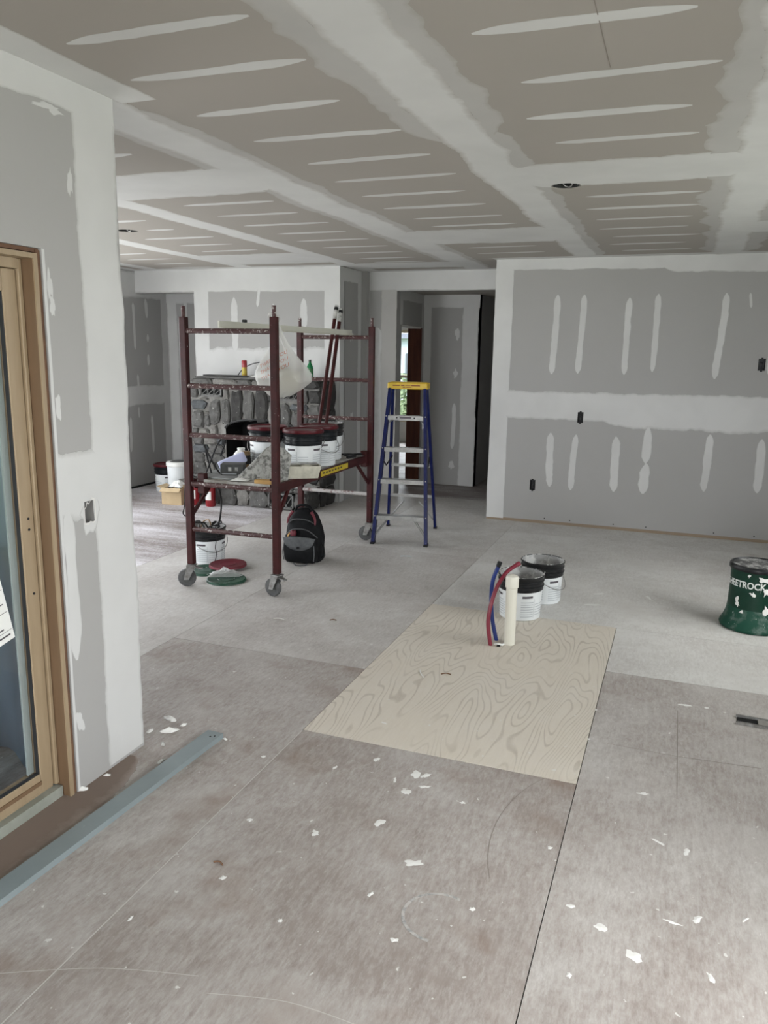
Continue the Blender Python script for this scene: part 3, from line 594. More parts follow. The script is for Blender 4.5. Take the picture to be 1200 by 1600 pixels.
# fireplace wall, with the header of the alcove
YF = 7.65; Pw = P_yneg(YF)
wf = struct(panel('wall_fireplace', Pw, -5.96, -3.365, -.04, CEIL, .12, 'paper', holes=[(-5.96, -5.125, -.04, 2.205)]), 'drywall chimney wall above the stone fireplace')
stroke(wf, Pw, (-5.9, 2.34), (-3.37, 2.33), .25, name='corner_tape', taper=0, wob=.03, edge=.85)
stroke(wf, Pw, (-5.03, 0), (-5.03, 2.45), .185, name='corner_bead', taper=0, wob=.03, edge=.9)
stroke(wf, Pw, (-3.455, 0), (-3.455, 2.45), .18, name='corner_bead', taper=0, wob=.03, edge=.9)
stroke(wf, Pw, (-4.95, 1.34), (-3.5, 1.36), .55, name='taped_joint', taper=0, wob=.05, edge=.75)
for p, q, wd in (((-4.61, 2.15), (-4.62, 1.56), .085), ((-4.14, 2.08), (-4.15, 1.9), .06), ((-3.79, 2.13), (-3.79, 1.80), .10), ((-4.30, 2.30), (-4.33, 2.05), .04), ((-4.9, 2.32), (-4.5, 2.32), .08), ((-4.2, 2.3), (-3.9, 2.28), .05), ((-3.85, 2.3), (-3.65, 2.3), .07), ((-4.15, 1.75), (-4.15, 1.5), .07)):
    stroke(wf, Pw, p, q, wd, taper=.6, wob=.2, edge=.35, full=.75, name='screw_strip')
# chimney side return
wc = struct(panel('wall_chimney_side', P_xpos(-3.365), 7.652, 8.30, 0, CEIL, .12, 'paper'), 'side of the chimney breast')
stroke(wc, P_xpos(-3.365), (7.70, 0), (7.70, 2.45), .12, name='corner_bead', taper=0, wob=.04, edge=.6)
stroke(wc, P_xpos(-3.365), (8.21, 0), (8.21, 2.45), .18, name='corner_tape', taper=0, wob=.06, edge=.6)
stroke(wc, P_xpos(-3.365), (7.65, 2.38), (8.3, 2.38), .14, name='corner_tape', taper=0, wob=.04, edge=.6)
blob(wc, P_xpos(-3.365), (7.95, 1.75), .05, .07, cov=.7); blob(wc, P_xpos(-3.365), (7.98, .9), .05, .06, cov=.7)
# wall with the hall opening
Pb = P_yneg(8.30)
wb = struct(panel('wall_back', Pb, -3.365, -1.15, -.04, CEIL, .12, 'paper', holes=[(-2.98, -1.15, -.04, 2.245)]), 'back wall with wide opening to the hall')
stroke(wb, Pb, (-3.365, 2.355), (-1.2, 2.355), .21, name='corner_tape', taper=0, wob=.03, edge=.9)
stroke(wb, Pb, (-3.07, 0), (-3.07, 2.26), .18, 'mud_thin', 'corner_bead', taper=0, wob=.04, edge=.8)
stroke(wb, Pb, (-3.345, 0), (-3.345, 2.26), .10, name='corner_tape', taper=0, wob=.04, edge=.7)
stroke(wb, Pb, (-3.22, 0), (-3.22, 1.86), .17, name='compound_smear', taper=.3, wob=.1, edge=.5, full=.40)
# hall
Ph = P_xpos(-2.98)
wh = struct(panel('wall_hall', Ph, 8.42, 9.27, -.04, 2.27, .13, 'paper', holes=[(8.47, 9.19, -.04, 1.90)]), 'hall side wall with brown doorway')
stroke(wh, Ph, (8.42, 2.22), (9.27, 2.22), .12, name='corner_tape', taper=0, wob=.04, edge=.6); stroke(wh, Ph, (9.22, 0), (9.22, 2.27), .07, name='corner_tape', taper=0, wob=.04, edge=.6)
stroke(wh, Ph, (8.46, 1.9), (8.46, 2.25), .1, name='corner_tape', taper=0, wob=.04, edge=.6)
Phe = P_yneg(9.27)
whe = struct(panel('wall_hall_end', Phe, -2.98, -2.295, 0, 2.27, .1, 'paper'), 'hall end wall with a tall grey panel')
stroke(whe, Phe, (-2.93, 0), (-2.93, 2.27), .10, name='corner_tape', taper=0, wob=.04, edge=.6); stroke(whe, Phe, (-2.40, 0), (-2.40, 2.27), .20, name='corner_bead', taper=0, wob=.04, edge=.6, full=.8)
stroke(whe, Phe, (-2.98, 2.20), (-2.295, 2.20), .16, name='corner_tape', taper=0, wob=.04, edge=.7)
for c_, ra, rb in (((-2.555, 1.82), .035, .075), ((-2.565, 1.35), .03, .06), ((-2.58, .25), .04, .06)): blob(whe, Phe, c_, ra, rb, cov=.8)
stroke(whe, Phe, (-2.57, 1.0), (-2.58, .45), .055, taper=.6, wob=.15, edge=.4, full=.75, name='screw_strip')
struct(panel('wall_corridor', P_xpos(-2.295), 9.27, 12.5, 0, 2.27, .1, 'paper'), 'dark corridor side wall')
struct(panel('wall_corridor_end', P_yneg(12.5), -2.3, -.6, 0, 2.27, .1, 'paper'), 'dark corridor end wall')
struct(panel('wall_corridor_right', P_xneg(-1.2), 7.61, 12.5, 0, 2.45, .1, 'paper'), 'corridor right wall')
struct(panel('ceiling_hall', P_ceil(2.27), -7.4, -1.1, 8.42, 14.0, .05, 'paper_ceiling'), 'lower hall ceiling')
# brown jambs of the hall doorway
d2 = bpy.data.objects.new('door_2', None); COL.objects.link(d2); d2.location = (-2.98, 8.83, 0); struct(d2, 'brown wooden doorway in the hall')
MB().box((-.075, .345, .94), (.17, .03, 1.88)).build('side_jamb', 'mahogany', d2); MB().box((-.085, -.355, .94), (.14, .02, 1.88)).build('side_jamb', 'mahogany', d2); MB().box((-.065, 0, 1.885), (.13, .70, .025)).build('head_jamb', 'white_board', d2)
# room behind the doorway
struct(panel('wall_bedroom', P_yneg(13.5), -7.3, -3.1, 0, 2.27, .16, 'vinyl', holes=[(-5.3, -3.9, .36, 1.98)]), 'white back-room wall with window')
struct(panel('wall_bedroom_side', P_xpos(-7.3), 8.4, 13.5, 0, 2.27, .1, 'paper'), 'back-room side wall'); struct(panel('wall_bedroom_near', P_ypos(8.42), -7.3, -3.11, 0, 2.27, .04, 'paper'), 'back-room near wall')
struct(panel('wall_bedroom_right', P_xneg(-3.10), 9.3, 13.5, 0, 2.27, .1, 'paper'), 'back-room right wall')
def window(n, label, Pm, a0, a1, b0, b1, depth, rails=(), m='vinyl', fw_=.05, mull=()):
    o = bpy.data.objects.new(n, None); COL.objects.link(o); struct(o, label)
    def bx(nm, A0, A1, B0, B1, c0, c1, mm, par=o):
        p = [Vector(Pm(A0, B0, c0)), Vector(Pm(A1, B1, c1))]; lo = [min(p[0][i], p[1][i]) for i in range(3)]; hi = [max(p[0][i], p[1][i]) for i in range(3)]
        return MB().box([(lo[i]+hi[i])/2 for i in range(3)], [hi[i]-lo[i] for i in range(3)]).build(nm, mm, par)
    bx('side_frame', a0, a0+fw_, b0, b1, -depth, -.01, m); bx('side_frame', a1-fw_, a1, b0, b1, -depth, -.01, m)
    bx('head_frame', a0, a1, b1-fw_, b1, -depth, -.01, m); bx('sill', a0, a1, b0, b0+fw_, -depth, -.01, m)
    zs = [b0+fw_] + [r for r in rails] + [b1-fw_]
    for r in rails: bx('meeting_rail', a0+fw_, a1-fw_, r-.025, r+.025, -depth*.7, -depth*.3, m)
    xs = [a0+fw_] + list(mull) + [a1-fw_]
    for r in mull: bx('mullion', r-.03, r+.03, b0+fw_, b1-fw_, -depth*.75, -depth*.25, m)
    for i in range(len(zs)-1):
        for j in range(len(xs)-1): bx('pane', xs[j], xs[j+1], zs[i], zs[i+1], -depth*.52, -depth*.48, 'glass')
    return o
M['cream'] = plain('cream_sash', (.62, .56, .42), .5)
window('window_1', 'back-room sash window seen through the doorway', P_yneg(13.5), -5.3, -3.9, .36, 1.98, .16, rails=(1.17,), m='cream')
window('window_2', 'living-room window in the far left wall', Pfl, 3.2, 6.7, .55, 2.1, .14, mull=(4.37, 5.53))
window('window_3', 'glass door round the corner', P_ypos(2.45), -5.4, -3.9, .02, 2.05, .14, mull=(-4.65,))
# walls behind and beside the camera
struct(panel('wall_rear', P_ypos(-5.0), -2.1, 1.95, 0, CEIL, .14, 'paper', holes=[(-1.8, .8, .25, 2.2)]), 'rear wall behind the camera')
window('window_4', 'rear window behind the camera', P_ypos(-5.0), -1.8, .8, .25, 2.2, .14, mull=(-.5,))
struct(panel('wall_side', P_xneg(1.8), -5.1, 7.48, 0, CEIL, .14, 'paper', holes=[(-.75, 1.35, .02, 2.1), (3.1, 5.5, .9, 2.15)]), 'side wall to the right of the camera')
window('window_5', 'patio door to the right of the camera', P_xneg(1.8), -.75, 1.35, .02, 2.1, .14, mull=(.3,))

window('added_fill_window', 'added side window for fill light along the right wall', P_xneg(1.8), 3.1, 5.5, .9, 2.15, .14, mull=(4.3,))  # invented opening, put in so the fill can reach the right-hand floor
# ---- outside
struct(MB().box((2.9, 4.4, 2.62), (1.9, 4.2, .10)).build('added_sun_block', 'siding'), 'unseen slab added to keep the sun off the added side window')  # out of view, added only to block the sun at the invented window
lawn = struct(MB().box((0, 8, -.35), (80, 80, .1)).build('lawn', 'grass'), 'lawn around the house')
porch = struct(MB().box((-3.9, .4, -.06), (3.6, 3.7, .10)).build('porch_slab', 'concrete'), 'porch slab outside the patio door')
nb = thing('house', 'pale sided house seen through the back-room window', 'house', (-9, 32, -.3))
MB().box((0, 0, 1.2), (9, 6, 2.4)).build('wall', 'siding', nb)
MB().add([(-4.8, -3.3, 2.4), (4.8, -3.3, 2.4), (4.8, 3.3, 2.4), (-4.8, 3.3, 2.4), (-4.8, 0, 4.0), (4.8, 0, 4.0)], [(0, 1, 5, 4), (2, 3, 4, 5), (0, 4, 3), (1, 2, 5), (0, 3, 2, 1)]).build('roof', 'roof', nb)
for sx in (-2.5, -.6, 1.6): MB().box((sx, -3.02, 1.3), (.8, .06, 1.1)).build('window', 'roof', nb)
def bush(loc, r, label, seed):
    rnd = random.Random(seed); t = thing('shrub', label, 'shrub', loc, 0, 'shrubs outside the back-room window')
    vs = []; fs = []
    for k in range(520):
        d = Vector((rnd.gauss(0, 1), rnd.gauss(0, 1), rnd.gauss(0, 1))).normalized()*r*rnd.uniform(.6, 1.05); d.z = abs(d.z)*1.3
        a = Vector((rnd.uniform(-1, 1), rnd.uniform(-1, 1), rnd.uniform(-1, 1)))*.11; b = Vector((rnd.uniform(-1, 1), rnd.uniform(-1, 1), rnd.uniform(-1, 1)))*.11
        o = len(vs); vs += [d-a, d-b*.5, d+a, d+b*.5]; fs.append((o, o+1, o+2, o+3))
    f = MB().add(vs, fs).build('foliage', 'leaf', t); f['kind'] = 'stuff'
    MB().tube([(0, 0, -.2), (.02, 0, r*.6)], .05, 6).build('stem', 'stud', t)
bush((-6.2, 18.5, -.3), .8, 'low shrub just outside the back-room window', 3); bush((-7.6, 21, -.3), 1.0, 'larger shrub further off outside the back-room window', 5)
# stuff on the porch behind the patio-door glass: a sheet hung over a rail and leaning boards
def drape(name, label, cat, m, p0, p1, ztop, zbot, amp, freq):
    vs = []; fs = []; n = 40; k = 10; a = Vector(p0); b = Vector(p1)
    nrm = Vector((-(b-a).y, (b-a).x)).normalized()
    for i in range(n+1):
        for j in range(k+1):
            u, v = i/n, j/k; p = a.lerp(b, u); off = amp*math.sin(u*freq*2*PI+v*1.3)*(.3+.7*v)+amp*.8*noise.noise(Vector((u*5, v*2, 2)))
            vs.append((p.x+nrm.x*off, p.y+nrm.y*off, ztop+(zbot-ztop)*v+.03*math.sin(u*14)))
    for i in range(n):
        for j in range(k): q = i*(k+1)+j; fs.append((q, q+1, q+k+2, q+k+1))
    o = MB().add(vs, fs).build(name, m, smooth=True); tag(o, label, cat); sm = o.modifiers.new('thickness', 'SOLIDIFY'); sm.thickness = .004; return o
drape('plastic_sheet', 'blue-grey plastic sheet hanging outside the glass door', 'tarp', 'tarp', (-2.16, 2.16), (-4.1, 2.05), 2.2, -.005, .05, 4)
lb = thing('leaning_board', 'dark board leaning on the porch outside the glass door', 'board', (-2.30, 1.98, -.01)); MB().box((0, -.04, .45), (.20, .03, .92), RX(-.10)).build('board', 'concrete', lb)

# ================================================================== STONE FIREPLACE
FY = 7.28                                    # front of the stonework
fx0, fx1, ftop = -4.94, -3.43, 1.285
fp = thing('stone_fireplace', 'rough grey stone fireplace with arched firebox and raised hearth', 'fireplace', (-4.185, 7.65, 0))
def L3(p): return (p[0]+4.185, p[1]-7.65, p[2])
def fpbuild(mb, name, m, par=None, smooth=False):
    mb.v = [L3(p) for p in mb.v]; return mb.build(name, m, par or fp, smooth)
# mortar body with arched firebox cut into it
ox0, ox1, ospring, oapex = -4.53, -3.66, .78, .885
def arch(x):
    t = (x-(ox0+ox1)/2)/((ox1-ox0)/2); return ospring + (oapex-ospring)*math.sqrt(max(0, 1-t*t))
mb = MB(); n = 20
xs = [ox0+(ox1-ox0)*i/n for i in range(n+1)]
def q(*p): mb.add(p, [(0, 1, 2, 3)])
q((fx0, FY, 0), (ox0, FY, 0), (ox0, FY, ftop), (fx0, FY, ftop)); q((ox1, FY, 0), (fx1, FY, 0), (fx1, FY, ftop), (ox1, FY, ftop))
for i in range(n):
    q((xs[i], FY, arch(xs[i])), (xs[i+1], FY, arch(xs[i+1])), (xs[i+1], FY, ftop), (xs[i], FY, ftop))
q((fx0, FY, 0), (fx0, 7.65, 0), (fx0, 7.65, ftop), (fx0, FY, ftop)); q((fx1, FY, 0), (fx1, 7.65, 0), (fx1, 7.65, ftop), (fx1, FY, ftop)); q((fx0, FY, ftop), (fx1, FY, ftop), (fx1, 7.65, ftop), (fx0, 7.65, ftop))
fpbuild(mb, 'mortar_body', 'mortar')
mb = MB()
for i in range(n): q((xs[i], FY+.001, arch(xs[i])), (xs[i+1], FY+.001, arch(xs[i+1])), (xs[i+1], 7.62, arch(xs[i+1])), (xs[i], 7.62, arch(xs[i])))
q((ox0, FY+.001, .18), (ox0, 7.62, .18), (ox0, 7.62, ospring), (ox0, FY+.001, ospring)); q((ox1, FY+.001, .18), (ox1, 7.62, .18), (ox1, 7.62, ospring), (ox1, FY+.001, ospring)); q((ox0, 7.62, .18), (ox1, 7.62, .18), (ox1, 7.62, .9), (ox0, 7.62, .9))
fpbuild(mb, 'firebox', 'soot')
pts = [Vector((x, FY-.012, arch(x)-.004)) for x in xs]
fpbuild(MB().tube(pts, .013, 6), 'arch_bar', 'iron')
SM = ['stone1', 'stone2', 'stone3', 'stone4']; srnd = random.Random(11)
def stone(x0, x1, z0, z1, m=None, depth=.035, side=False, n=10, y=FY, par=None):
    cx, cz = (x0+x1)/2, (z0+z1)/2; hx, hz = (x1-x0)/2-.001, (z1-z0)/2-.001; vs = []; fs = []; sd = srnd.random()*99
    for ring, (rr, dd) in enumerate(((1.0, -.012), (.97, depth*.55), (.72, depth))):
        for k in range(n):
            a = 2*PI*(k+.5)/n; c, s_ = math.cos(a), math.sin(a); e = 1/(abs(c)**6+abs(s_)**6)**(1/6)
            f = e*(1+.13*noise.noise(Vector((c*1.5, s_*1.5, sd)))*2)
            dj = dd+ (.012*noise.noise(Vector((c*2, s_*2, sd+ring))) if ring else 0)
            u, v = cx+hx*f*rr*c, cz+hz*f*rr*s_
            vs.append((y-dj, u, v) if side else (u, y-dj, v))
    vs.append(((y-depth*1.1), cx, cz) if side else (cx, y-depth*1.1, cz))
    if side: vs = [(2*y-p[0], p[1], p[2]) for p in vs]
    for r in range(2):
        for k in range(n): l = (k+1) % n; fs.append((r*n+k, r*n+l, r*n+n+l, r*n+n+k))
    for k in range(n): fs.append((2*n+k, 2*n+(k+1) % n, 3*n))
    return fpbuild(MB().add(vs, fs), 'stone', m or srnd.choice(SM), par)
def zx(X, Y):      # measured layout of the visible stones: columns across, rows down
    return -4.95+(X-75)/1055*1.55, 1.285-(Y-150)/345*.505*1.0
for x0, y0, x1, y1, m in ((70, 200, 142, 285, 'stone1'), (75, 298, 212, 374, 'stone2'), (82, 382, 186, 500, 'stone1'), (188, 405, 244, 490, 'stone1'), (190, 378, 240, 402, 'stone3'), (228, 300, 328, 470, 'stone1'), (330, 295, 408, 470, 'stone1'), (352, 205, 398, 290, 'stone3'),
    (406, 212, 512, 450, 'stone4'), (514, 225, 608, 442, 'stone1'), (610, 210, 712, 452, 'stone4'), (714, 305, 812, 480, 'stone3'), (814, 308, 890, 480, 'stone1'), (892, 305, 1025, 352, 'stone2'), (900, 356, 1030, 470, 'stone1'), (1032, 205, 1128, 300, 'stone4'), (1030, 302, 1128, 400, 'stone1'), (1032, 402, 1128, 480, 'stone4'), (714, 205, 764, 300, 'stone4'), (985, 205, 1030, 300, 'stone1'),
    (150, 284, 226, 299, 'stone3'), (85, 506, 134, 560, 'stone1'), (138, 508, 228, 562, 'stone3'), (232, 478, 302, 556, 'stone3')):
    a, b = zx(x0, y0); c, d = zx(x1, y1); stone(a, c, d, b, m)
# lower flanks
for side_x0, side_x1 in ((-4.94, -4.54), (-3.65, -3.43)):
    z = .685 if side_x0 < -4 else .80
    while z > .24:
        h = srnd.uniform(.085, .15); x = side_x0
        while x < side_x1-.03:
            w_ = srnd.uniform(.12, .24); x2 = min(side_x1, x+w_)
            if side_x1-x2 < .07: x2 = side_x1
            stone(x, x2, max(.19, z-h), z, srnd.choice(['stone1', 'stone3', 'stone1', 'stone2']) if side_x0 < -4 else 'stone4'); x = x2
        z -= h
# mantel course and right flank
x = fx0-.01
while x < fx1-.02:
    x2 = min(fx1+.01, x+srnd.uniform(.16, .30)); stone(x, x2, 1.215, 1.295, srnd.choice(['stone1', 'stone4', 'stone3']), depth=.05); x = x2
for z0, z1 in ((.0, .2), (.2, .38), (.38, .6), (.6, .78), (.78, 1.0), (1.0, 1.29)):
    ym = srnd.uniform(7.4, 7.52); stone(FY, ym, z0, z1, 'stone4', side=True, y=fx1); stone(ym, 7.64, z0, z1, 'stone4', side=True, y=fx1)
fpbuild(MB().box((-4.16, 7.46, 1.305), (1.46, .37, .02)), 'mantel_slab', 'stone1')
# cast vent grilles
def grille(x0, x1, z0, z1, y):
    fr = MB(); cx, cz = (x0+x1)/2, (z0+z1)/2
    fr.add([], [])
    g = fpbuild(MB().box((cx, y+.012, cz), (x1-x0, .012, z1-z0)), 'vent_grille', 'soot')
    for a, b, c, d in ((x0, x1, z1-.016, z1), (x0, x1, z0, z0+.016), (x0, x0+.016, z0, z1), (x1-.016, x1, z0, z1)):
        fpbuild(MB().box(((a+b)/2, y-.004, (c+d)/2), (b-a, .026, d-c)), 'grille_frame', 'grille', g)
    k = max(2, int(round((x1-x0-.03)/.075))); st = (x1-x0-.03)/k
    for i in range(k):
        cc = x0+.015+st*(i+.5); R_ = (z1-z0-.03)/2
        pts = [Vector((cc+st*.55*math.cos(a), y-.002, cz+R_*math.sin(a))) for a in [2*PI*j/14 for j in range(15)]]
        fpbuild(MB().tube(pts, .0065, 5, cap=False), 'grille_ring', 'grille', g)
        fpbuild(MB().tube([(cc-st/2, y-.002, cz-R_), (cc+st/2, y-.002, cz+R_)], .005, 5), 'grille_bar', 'grille', g)
grille(-4.825, -4.555, 1.105, 1.205, FY-.015); grille(-3.93, -3.63, 1.09, 1.20, FY-.015)
# hearth
HY = 7.02; hx0, hx1, hz = -4.95, -3.45, .185
fpbuild(MB().box(((hx0+hx1)/2, (HY+FY)/2+.02, hz/2), (hx1-hx0, FY-HY, hz)), 'hearth_core', 'mortar')
x = hx0
while x < hx1-.02:
    w_ = srnd.uniform(.13, .27); x2 = min(hx1, x+w_)
    if -3.90 < x2 < -3.60 or -3.90 < x < -3.60:
        if x < -3.88: x2 = -3.88
        elif x < -3.60: x = -3.58; x2 = min(hx1, x+.13)
    stone(x, x2, .0, hz, srnd.choice(['stone1', 'stone3', 'stone1']), y=HY, depth=.03); x = x2
grille(-3.875, -3.585, .015, .175, HY-.012)
x = hx0-.02
while x < hx1+.02:
    x2 = min(hx1+.03, x+srnd.uniform(.3, .5)); fpbuild(MB().box(((x+x2)/2, 7.13, hz+.022), (x2-x-.008, .31, .04), bev=.012), 'hearth_slab', srnd.choice(['stone1', 'stone3'])); x = x2
for z0, z1 in ((0, .19),): stone(HY, FY, z0, z1, 'stone4', side=True, y=hx1)

# ================================================================== SCAFFOLD
SCX, SCY, SW, SL = -2.7325, 5.285, .325, .865
sc = thing('rolling_scaffold', 'oxblood steel rolling scaffold loaded with pails in front of the fireplace', 'scaffold', (SCX, SCY, 0), .0185)
DECK = .745
for sy in (-1, 1):
    for sx in (-1, 1):
        post = MB().box((sx*SW, sy*SL, .98), (.046, .046, 1.64), bev=.004).build('post', 'red_paint', sc)
        MB().tube([(sx*SW, sy*SL, 1.79), (sx*SW, sy*SL, 1.868)], .014, 8).build('coupling_pin', 'red_rung', post)
        cs_ = bpy.data.objects.new('caster', None); COL.objects.link(cs_); cs_.parent = sc
        cs_.location = (sx*SW, sy*SL, 0); cs_.rotation_euler = (0, 0, {(-1, -1): .35, (1, -1): -.25, (1, 1): .1, (-1, 1): .6}[(sx, sy)])
        R = RX(PI/2)
        # wheel axis along local y after turning: lathe about z turned to y
        MB().lathe([(.034, -.016), (.058, -.016), (.062, -.008), (.062, .008), (.058, .016), (.034, .016)], 24, (-.035, 0, .062), R).build('wheel', 'wheel', cs_, True)
        MB().lathe([(.012, -.019), (.034, -.017), (.034, .017), (.012, .019)], 20, (-.035, 0, .062), R).build('wheel_hub', 'dark_grey', cs_, True)
        f = MB()
        for s_ in (-1, 1):
            f.add([(-.052, s_*.026, .052), (-.018, s_*.026, .052), (.03, s_*.026, .150), (-.03, s_*.026, .150), (-.052, s_*.030, .052), (-.018, s_*.030, .052), (.03, s_*.030, .150), (-.03, s_*.030, .150)],
                  [(0, 1, 2, 3), (7, 6, 5, 4), (0, 4, 5, 1), (1, 5, 6, 2), (2, 6, 7, 3), (3, 7, 4, 0)])
        f.box((0, 0, .152), (.064, .062, .006)); f.tube([(0, 0, .155), (0, 0, .19)], .015, 8)
        f.build('fork', 'steel', cs_)
        MB().box((.035, 0, .135), (.075, .030, .008), RY(.25)).build('brake_lever', 'steel', cs_)
for sy in (-1, 1):
    for k, z in enumerate((1.712, 1.363, 1.042, .715, .405)):
        caked = sy == 1 and k == 4
        MB().tube([(-SW+.02, sy*SL, z), (SW-.02, sy*SL, z)], .0165, 8).build('rung', 'rung_white' if caked else 'red_rung', sc, True)
for sx in (-1, 1):
    rl = MB().box((sx*(SW-.03), 0, .712), (.030, 2*SL-.06, .062), bev=.004).build('side_rail', 'red_paint', sc)
    for sy in (-1, 1):
        MB().box((sx*(SW-(.035 if sx > 0 else .075)), sy*(SL-.05), .715), (.052, .052, .135), bev=.004).build('corner_bracket', 'red_paint', sc)
        MB().tube([(sx*(SW-.01), sy*(SL-.02), .505), (sx*(SW-.03), sy*(SL-.24), .690)], .0145, 6).build('brace', 'red_paint', sc)
    if sx == 1:
        st = MB().box((SW-.0135, .13, .716), (.003, .52, .040)).build('warning_sticker', 'yellow', rl)
        for k in range(7): MB().box((SW-.0115, -.08+k*.055, .718), (.001, .03, .012)).build('sticker_print', 'print', st)
dk = MB().box((0, 0, DECK-.011), (2*SW-.10, 2*SL-.05, .020)).build('deck', 'deck', sc)
for y in (-.45, 0, .45): MB().box((0, y, .705), (2*SW-.09, .03, .03)).build('cross_bar', 'red_paint', sc)

# ================================================================== PAILS
def label_arc(mb, r0, r1, H, a0, a1, z0, z1):
    n = max(2, int(abs(a1-a0)/.16)); vs = []; fs = []
    for i in range(n+1):
        a = a0+(a1-a0)*i/n
        for z in (z0, z1): r = r0+(r1-r0)*z/H+.0012; vs.append((r*math.cos(a), r*math.sin(a), z))
    for i in range(n): fs.append((2*i, 2*i+2, 2*i+3, 2*i+1))
    mb.add(vs, fs)
PAIL = {}
def pail_meshes(h):
    if h in PAIL: return PAIL[h]
    rb, rt = .124, .136
    body = MB().lathe([(rb-.006, 0), (rb, .006), (rb+(rt-rb)*.66, h*.66)], 32, capt=False); 
    def rr(z): return rb+(rt-rb)*z/h
    z0 = h*.66
    collar = MB().lathe([(rr(z0)+.002, z0), (rr(z0)+.005, z0+.004), (rr(z0)+.004, z0+.022), (rr(z0)+.010, z0+.026), (rr(z0)+.010, z0+.032), (rr(z0)+.004, z0+.036), (rr(z0)+.004, z0+.052), (rr(z0)+.010, z0+.056), (rr(z0)+.010, z0+.062), (rr(z0)+.005, z0+.066), (rt+.006, h-.008), (rt+.009, h-.004), (rt+.006, h), (rt+.001, h)], 32, capb=False, capt=False)
    inner = MB().lathe([(rt+.001, h), (rt-.003, h-.006), (rt-.006, z0+.01), (rb-.003, .02), (.0, .02)], 32, capb=False, capt=False)
    lab = MB()
    for k in range(4):
        a = k*PI/2
        for i in range(7): label_arc(lab, rb, rt, h, a+.1, a+.72, h*.10+i*h*.055, h*.10+i*h*.055+.0045)
        for i in range(5): label_arc(lab, rb, rt, h, a+.82, a+1.40, h*.14+i*h*.06, h*.14+i*h*.06+.004)
        label_arc(lab, rb, rt, h, a+.755, a+.772, h*.08, h*.52)
    hd = MB()
    for k in range(4): label_arc(hd, rb, rt, h, k*PI/2+.15, k*PI/2+.66, h*.535, h*.585)
    crust = MB().lathe([(rt+.004, h+.0002), (rt+.003, h+.0022), (rt-.001, h+.0022), (rt-.002, h-.002)], 32, capb=False, capt=False)
    lid = MB().lathe([(rt+.012, h-.012), (rt+.014, h-.004), (rt+.012, h+.010), (rt+.006, h+.014), (rt-.004, h+.013), (rt-.010, h+.005), (.04, h+.006), (0, h+.006)], 36, capb=False, capt=False)
    pts = [(( rt+.012)*math.cos(a), -.012-.004*0-.10*math.sin(a)*0-(.02+.125*math.sin(a)), z0+.03-.20*h*math.sin(a)*1.9) for a in [PI*i/16 for i in range(17)]]
    bail = MB().tube([((rt+.014)*math.cos(PI*i/18), -(rt+.016)*math.sin(PI*i/18), z0+.035-.42*h*math.sin(PI*i/18)) for i in range(19)], .0026, 6, cap=False)
    ms = {}
    for nm, mb_, sm in (('body', body, 1), ('collar', collar, 1), ('inside', inner, 1), ('label_print', lab, 0), ('label_heading', hd, 0), ('lid', lid, 1), ('rim_crust', crust, 1), ('bail_handle', bail, 1)):
        me = mb_.mesh(nm)
        if sm:
            me.polygons.foreach_set('use_smooth', [True]*len(me.polygons)); me.set_sharp_from_angle(angle=math.radians(40))
        ms[nm] = me
    PAIL[h] = ms; return ms
def pail(label, loc, h=.30, lid=None, rz=0, collar='pail_black_clean', bail=None, group='white pails of joint compound', content=None, name='compound_pail', tilt=None):
    t = thing(name, label, 'pail', loc, rz, group); ms = pail_meshes(h)
    def part(nm, m, key=None):
        me = ms[key or nm].copy(); me.materials.clear(); me.materials.append(M[m]); return link(nm, me, t)
    b = part('body', 'pail_white'); c = part('collar', collar); part('inside', 'pail_in')
    p = part('label_print', 'label_grey'); p['kind'] = 'stuff'; p.parent = b; p2 = part('label_heading', 'label_dark'); p2.parent = b; p2['kind'] = 'stuff'
    if lid: part('lid', lid)
    else: part('rim_crust', 'rim_crust')
    if bail is not None: o = part('bail_handle', 'steel'); o.rotation_euler = (0, 0, bail)
    if content is not None: MB().lathe([(.118, h*content), (.08, h*content+.01), (.03, h*content-.004), (0, h*content)], 24, capb=False, capt=False).build('leftover_compound', 'caked', t, True)
    return t
DZ0 = DECK
pail('red lidded white pail on the scaffold deck nearest the firebox', (-2.87, 5.19, DZ0), .29, 'lid_red', .5, bail=-.6)
pail('red lidded white pail at the front of the right-hand pair on the deck', (-2.53, 5.10, DZ0), .29, 'lid_red', .9, bail=2.6)
pail('red lidded white pail tucked behind another on the deck', (-2.56, 5.43, DZ0), .29, 'lid_red', .3, bail=.95)
pail('open black-rimmed white pail holding two red poles at the deck end', (-2.655, 5.76, DZ0), .29, None, .2, 'pail_black', bail=.6, content=.35)
pail('open white pail with thick black rim next to the pipe stub', (-.835, 4.695, 0), .275, None, .12, 'pail_black', content=.28, group='open pails beside the pipe stub')
pail('open white pail half hidden behind the pail by the pipe stub', (-.765, 5.07, 0), .275, None, .4, 'pail_black', content=.55, bail=.8, group='open pails beside the pipe stub')
wp = pail('open white pail full of cables under the scaffold front corner', (-3.31, 5.02, 0), .275, None, -.2, 'pail_black', bail=1.2, content=.80, group='pails on the floor round the scaffold')
for k in range(7):
    a = k*2.4; r = .04+.05*(k % 3)/2
    MB().tube(smooth_path([(r*math.cos(a), r*math.sin(a), .21), (r*math.cos(a+1), r*math.sin(a+1), .29+.02*(k % 2)), (.11*math.cos(a+1.7), .11*math.sin(a+1.7), .285), (.06*math.cos(a+3), .06*math.sin(a+3), .22)], 6), .006, 6).build('coiled_cable', ['black', 'rubber', 'black', 'brown_can'][k % 4], wp, True)
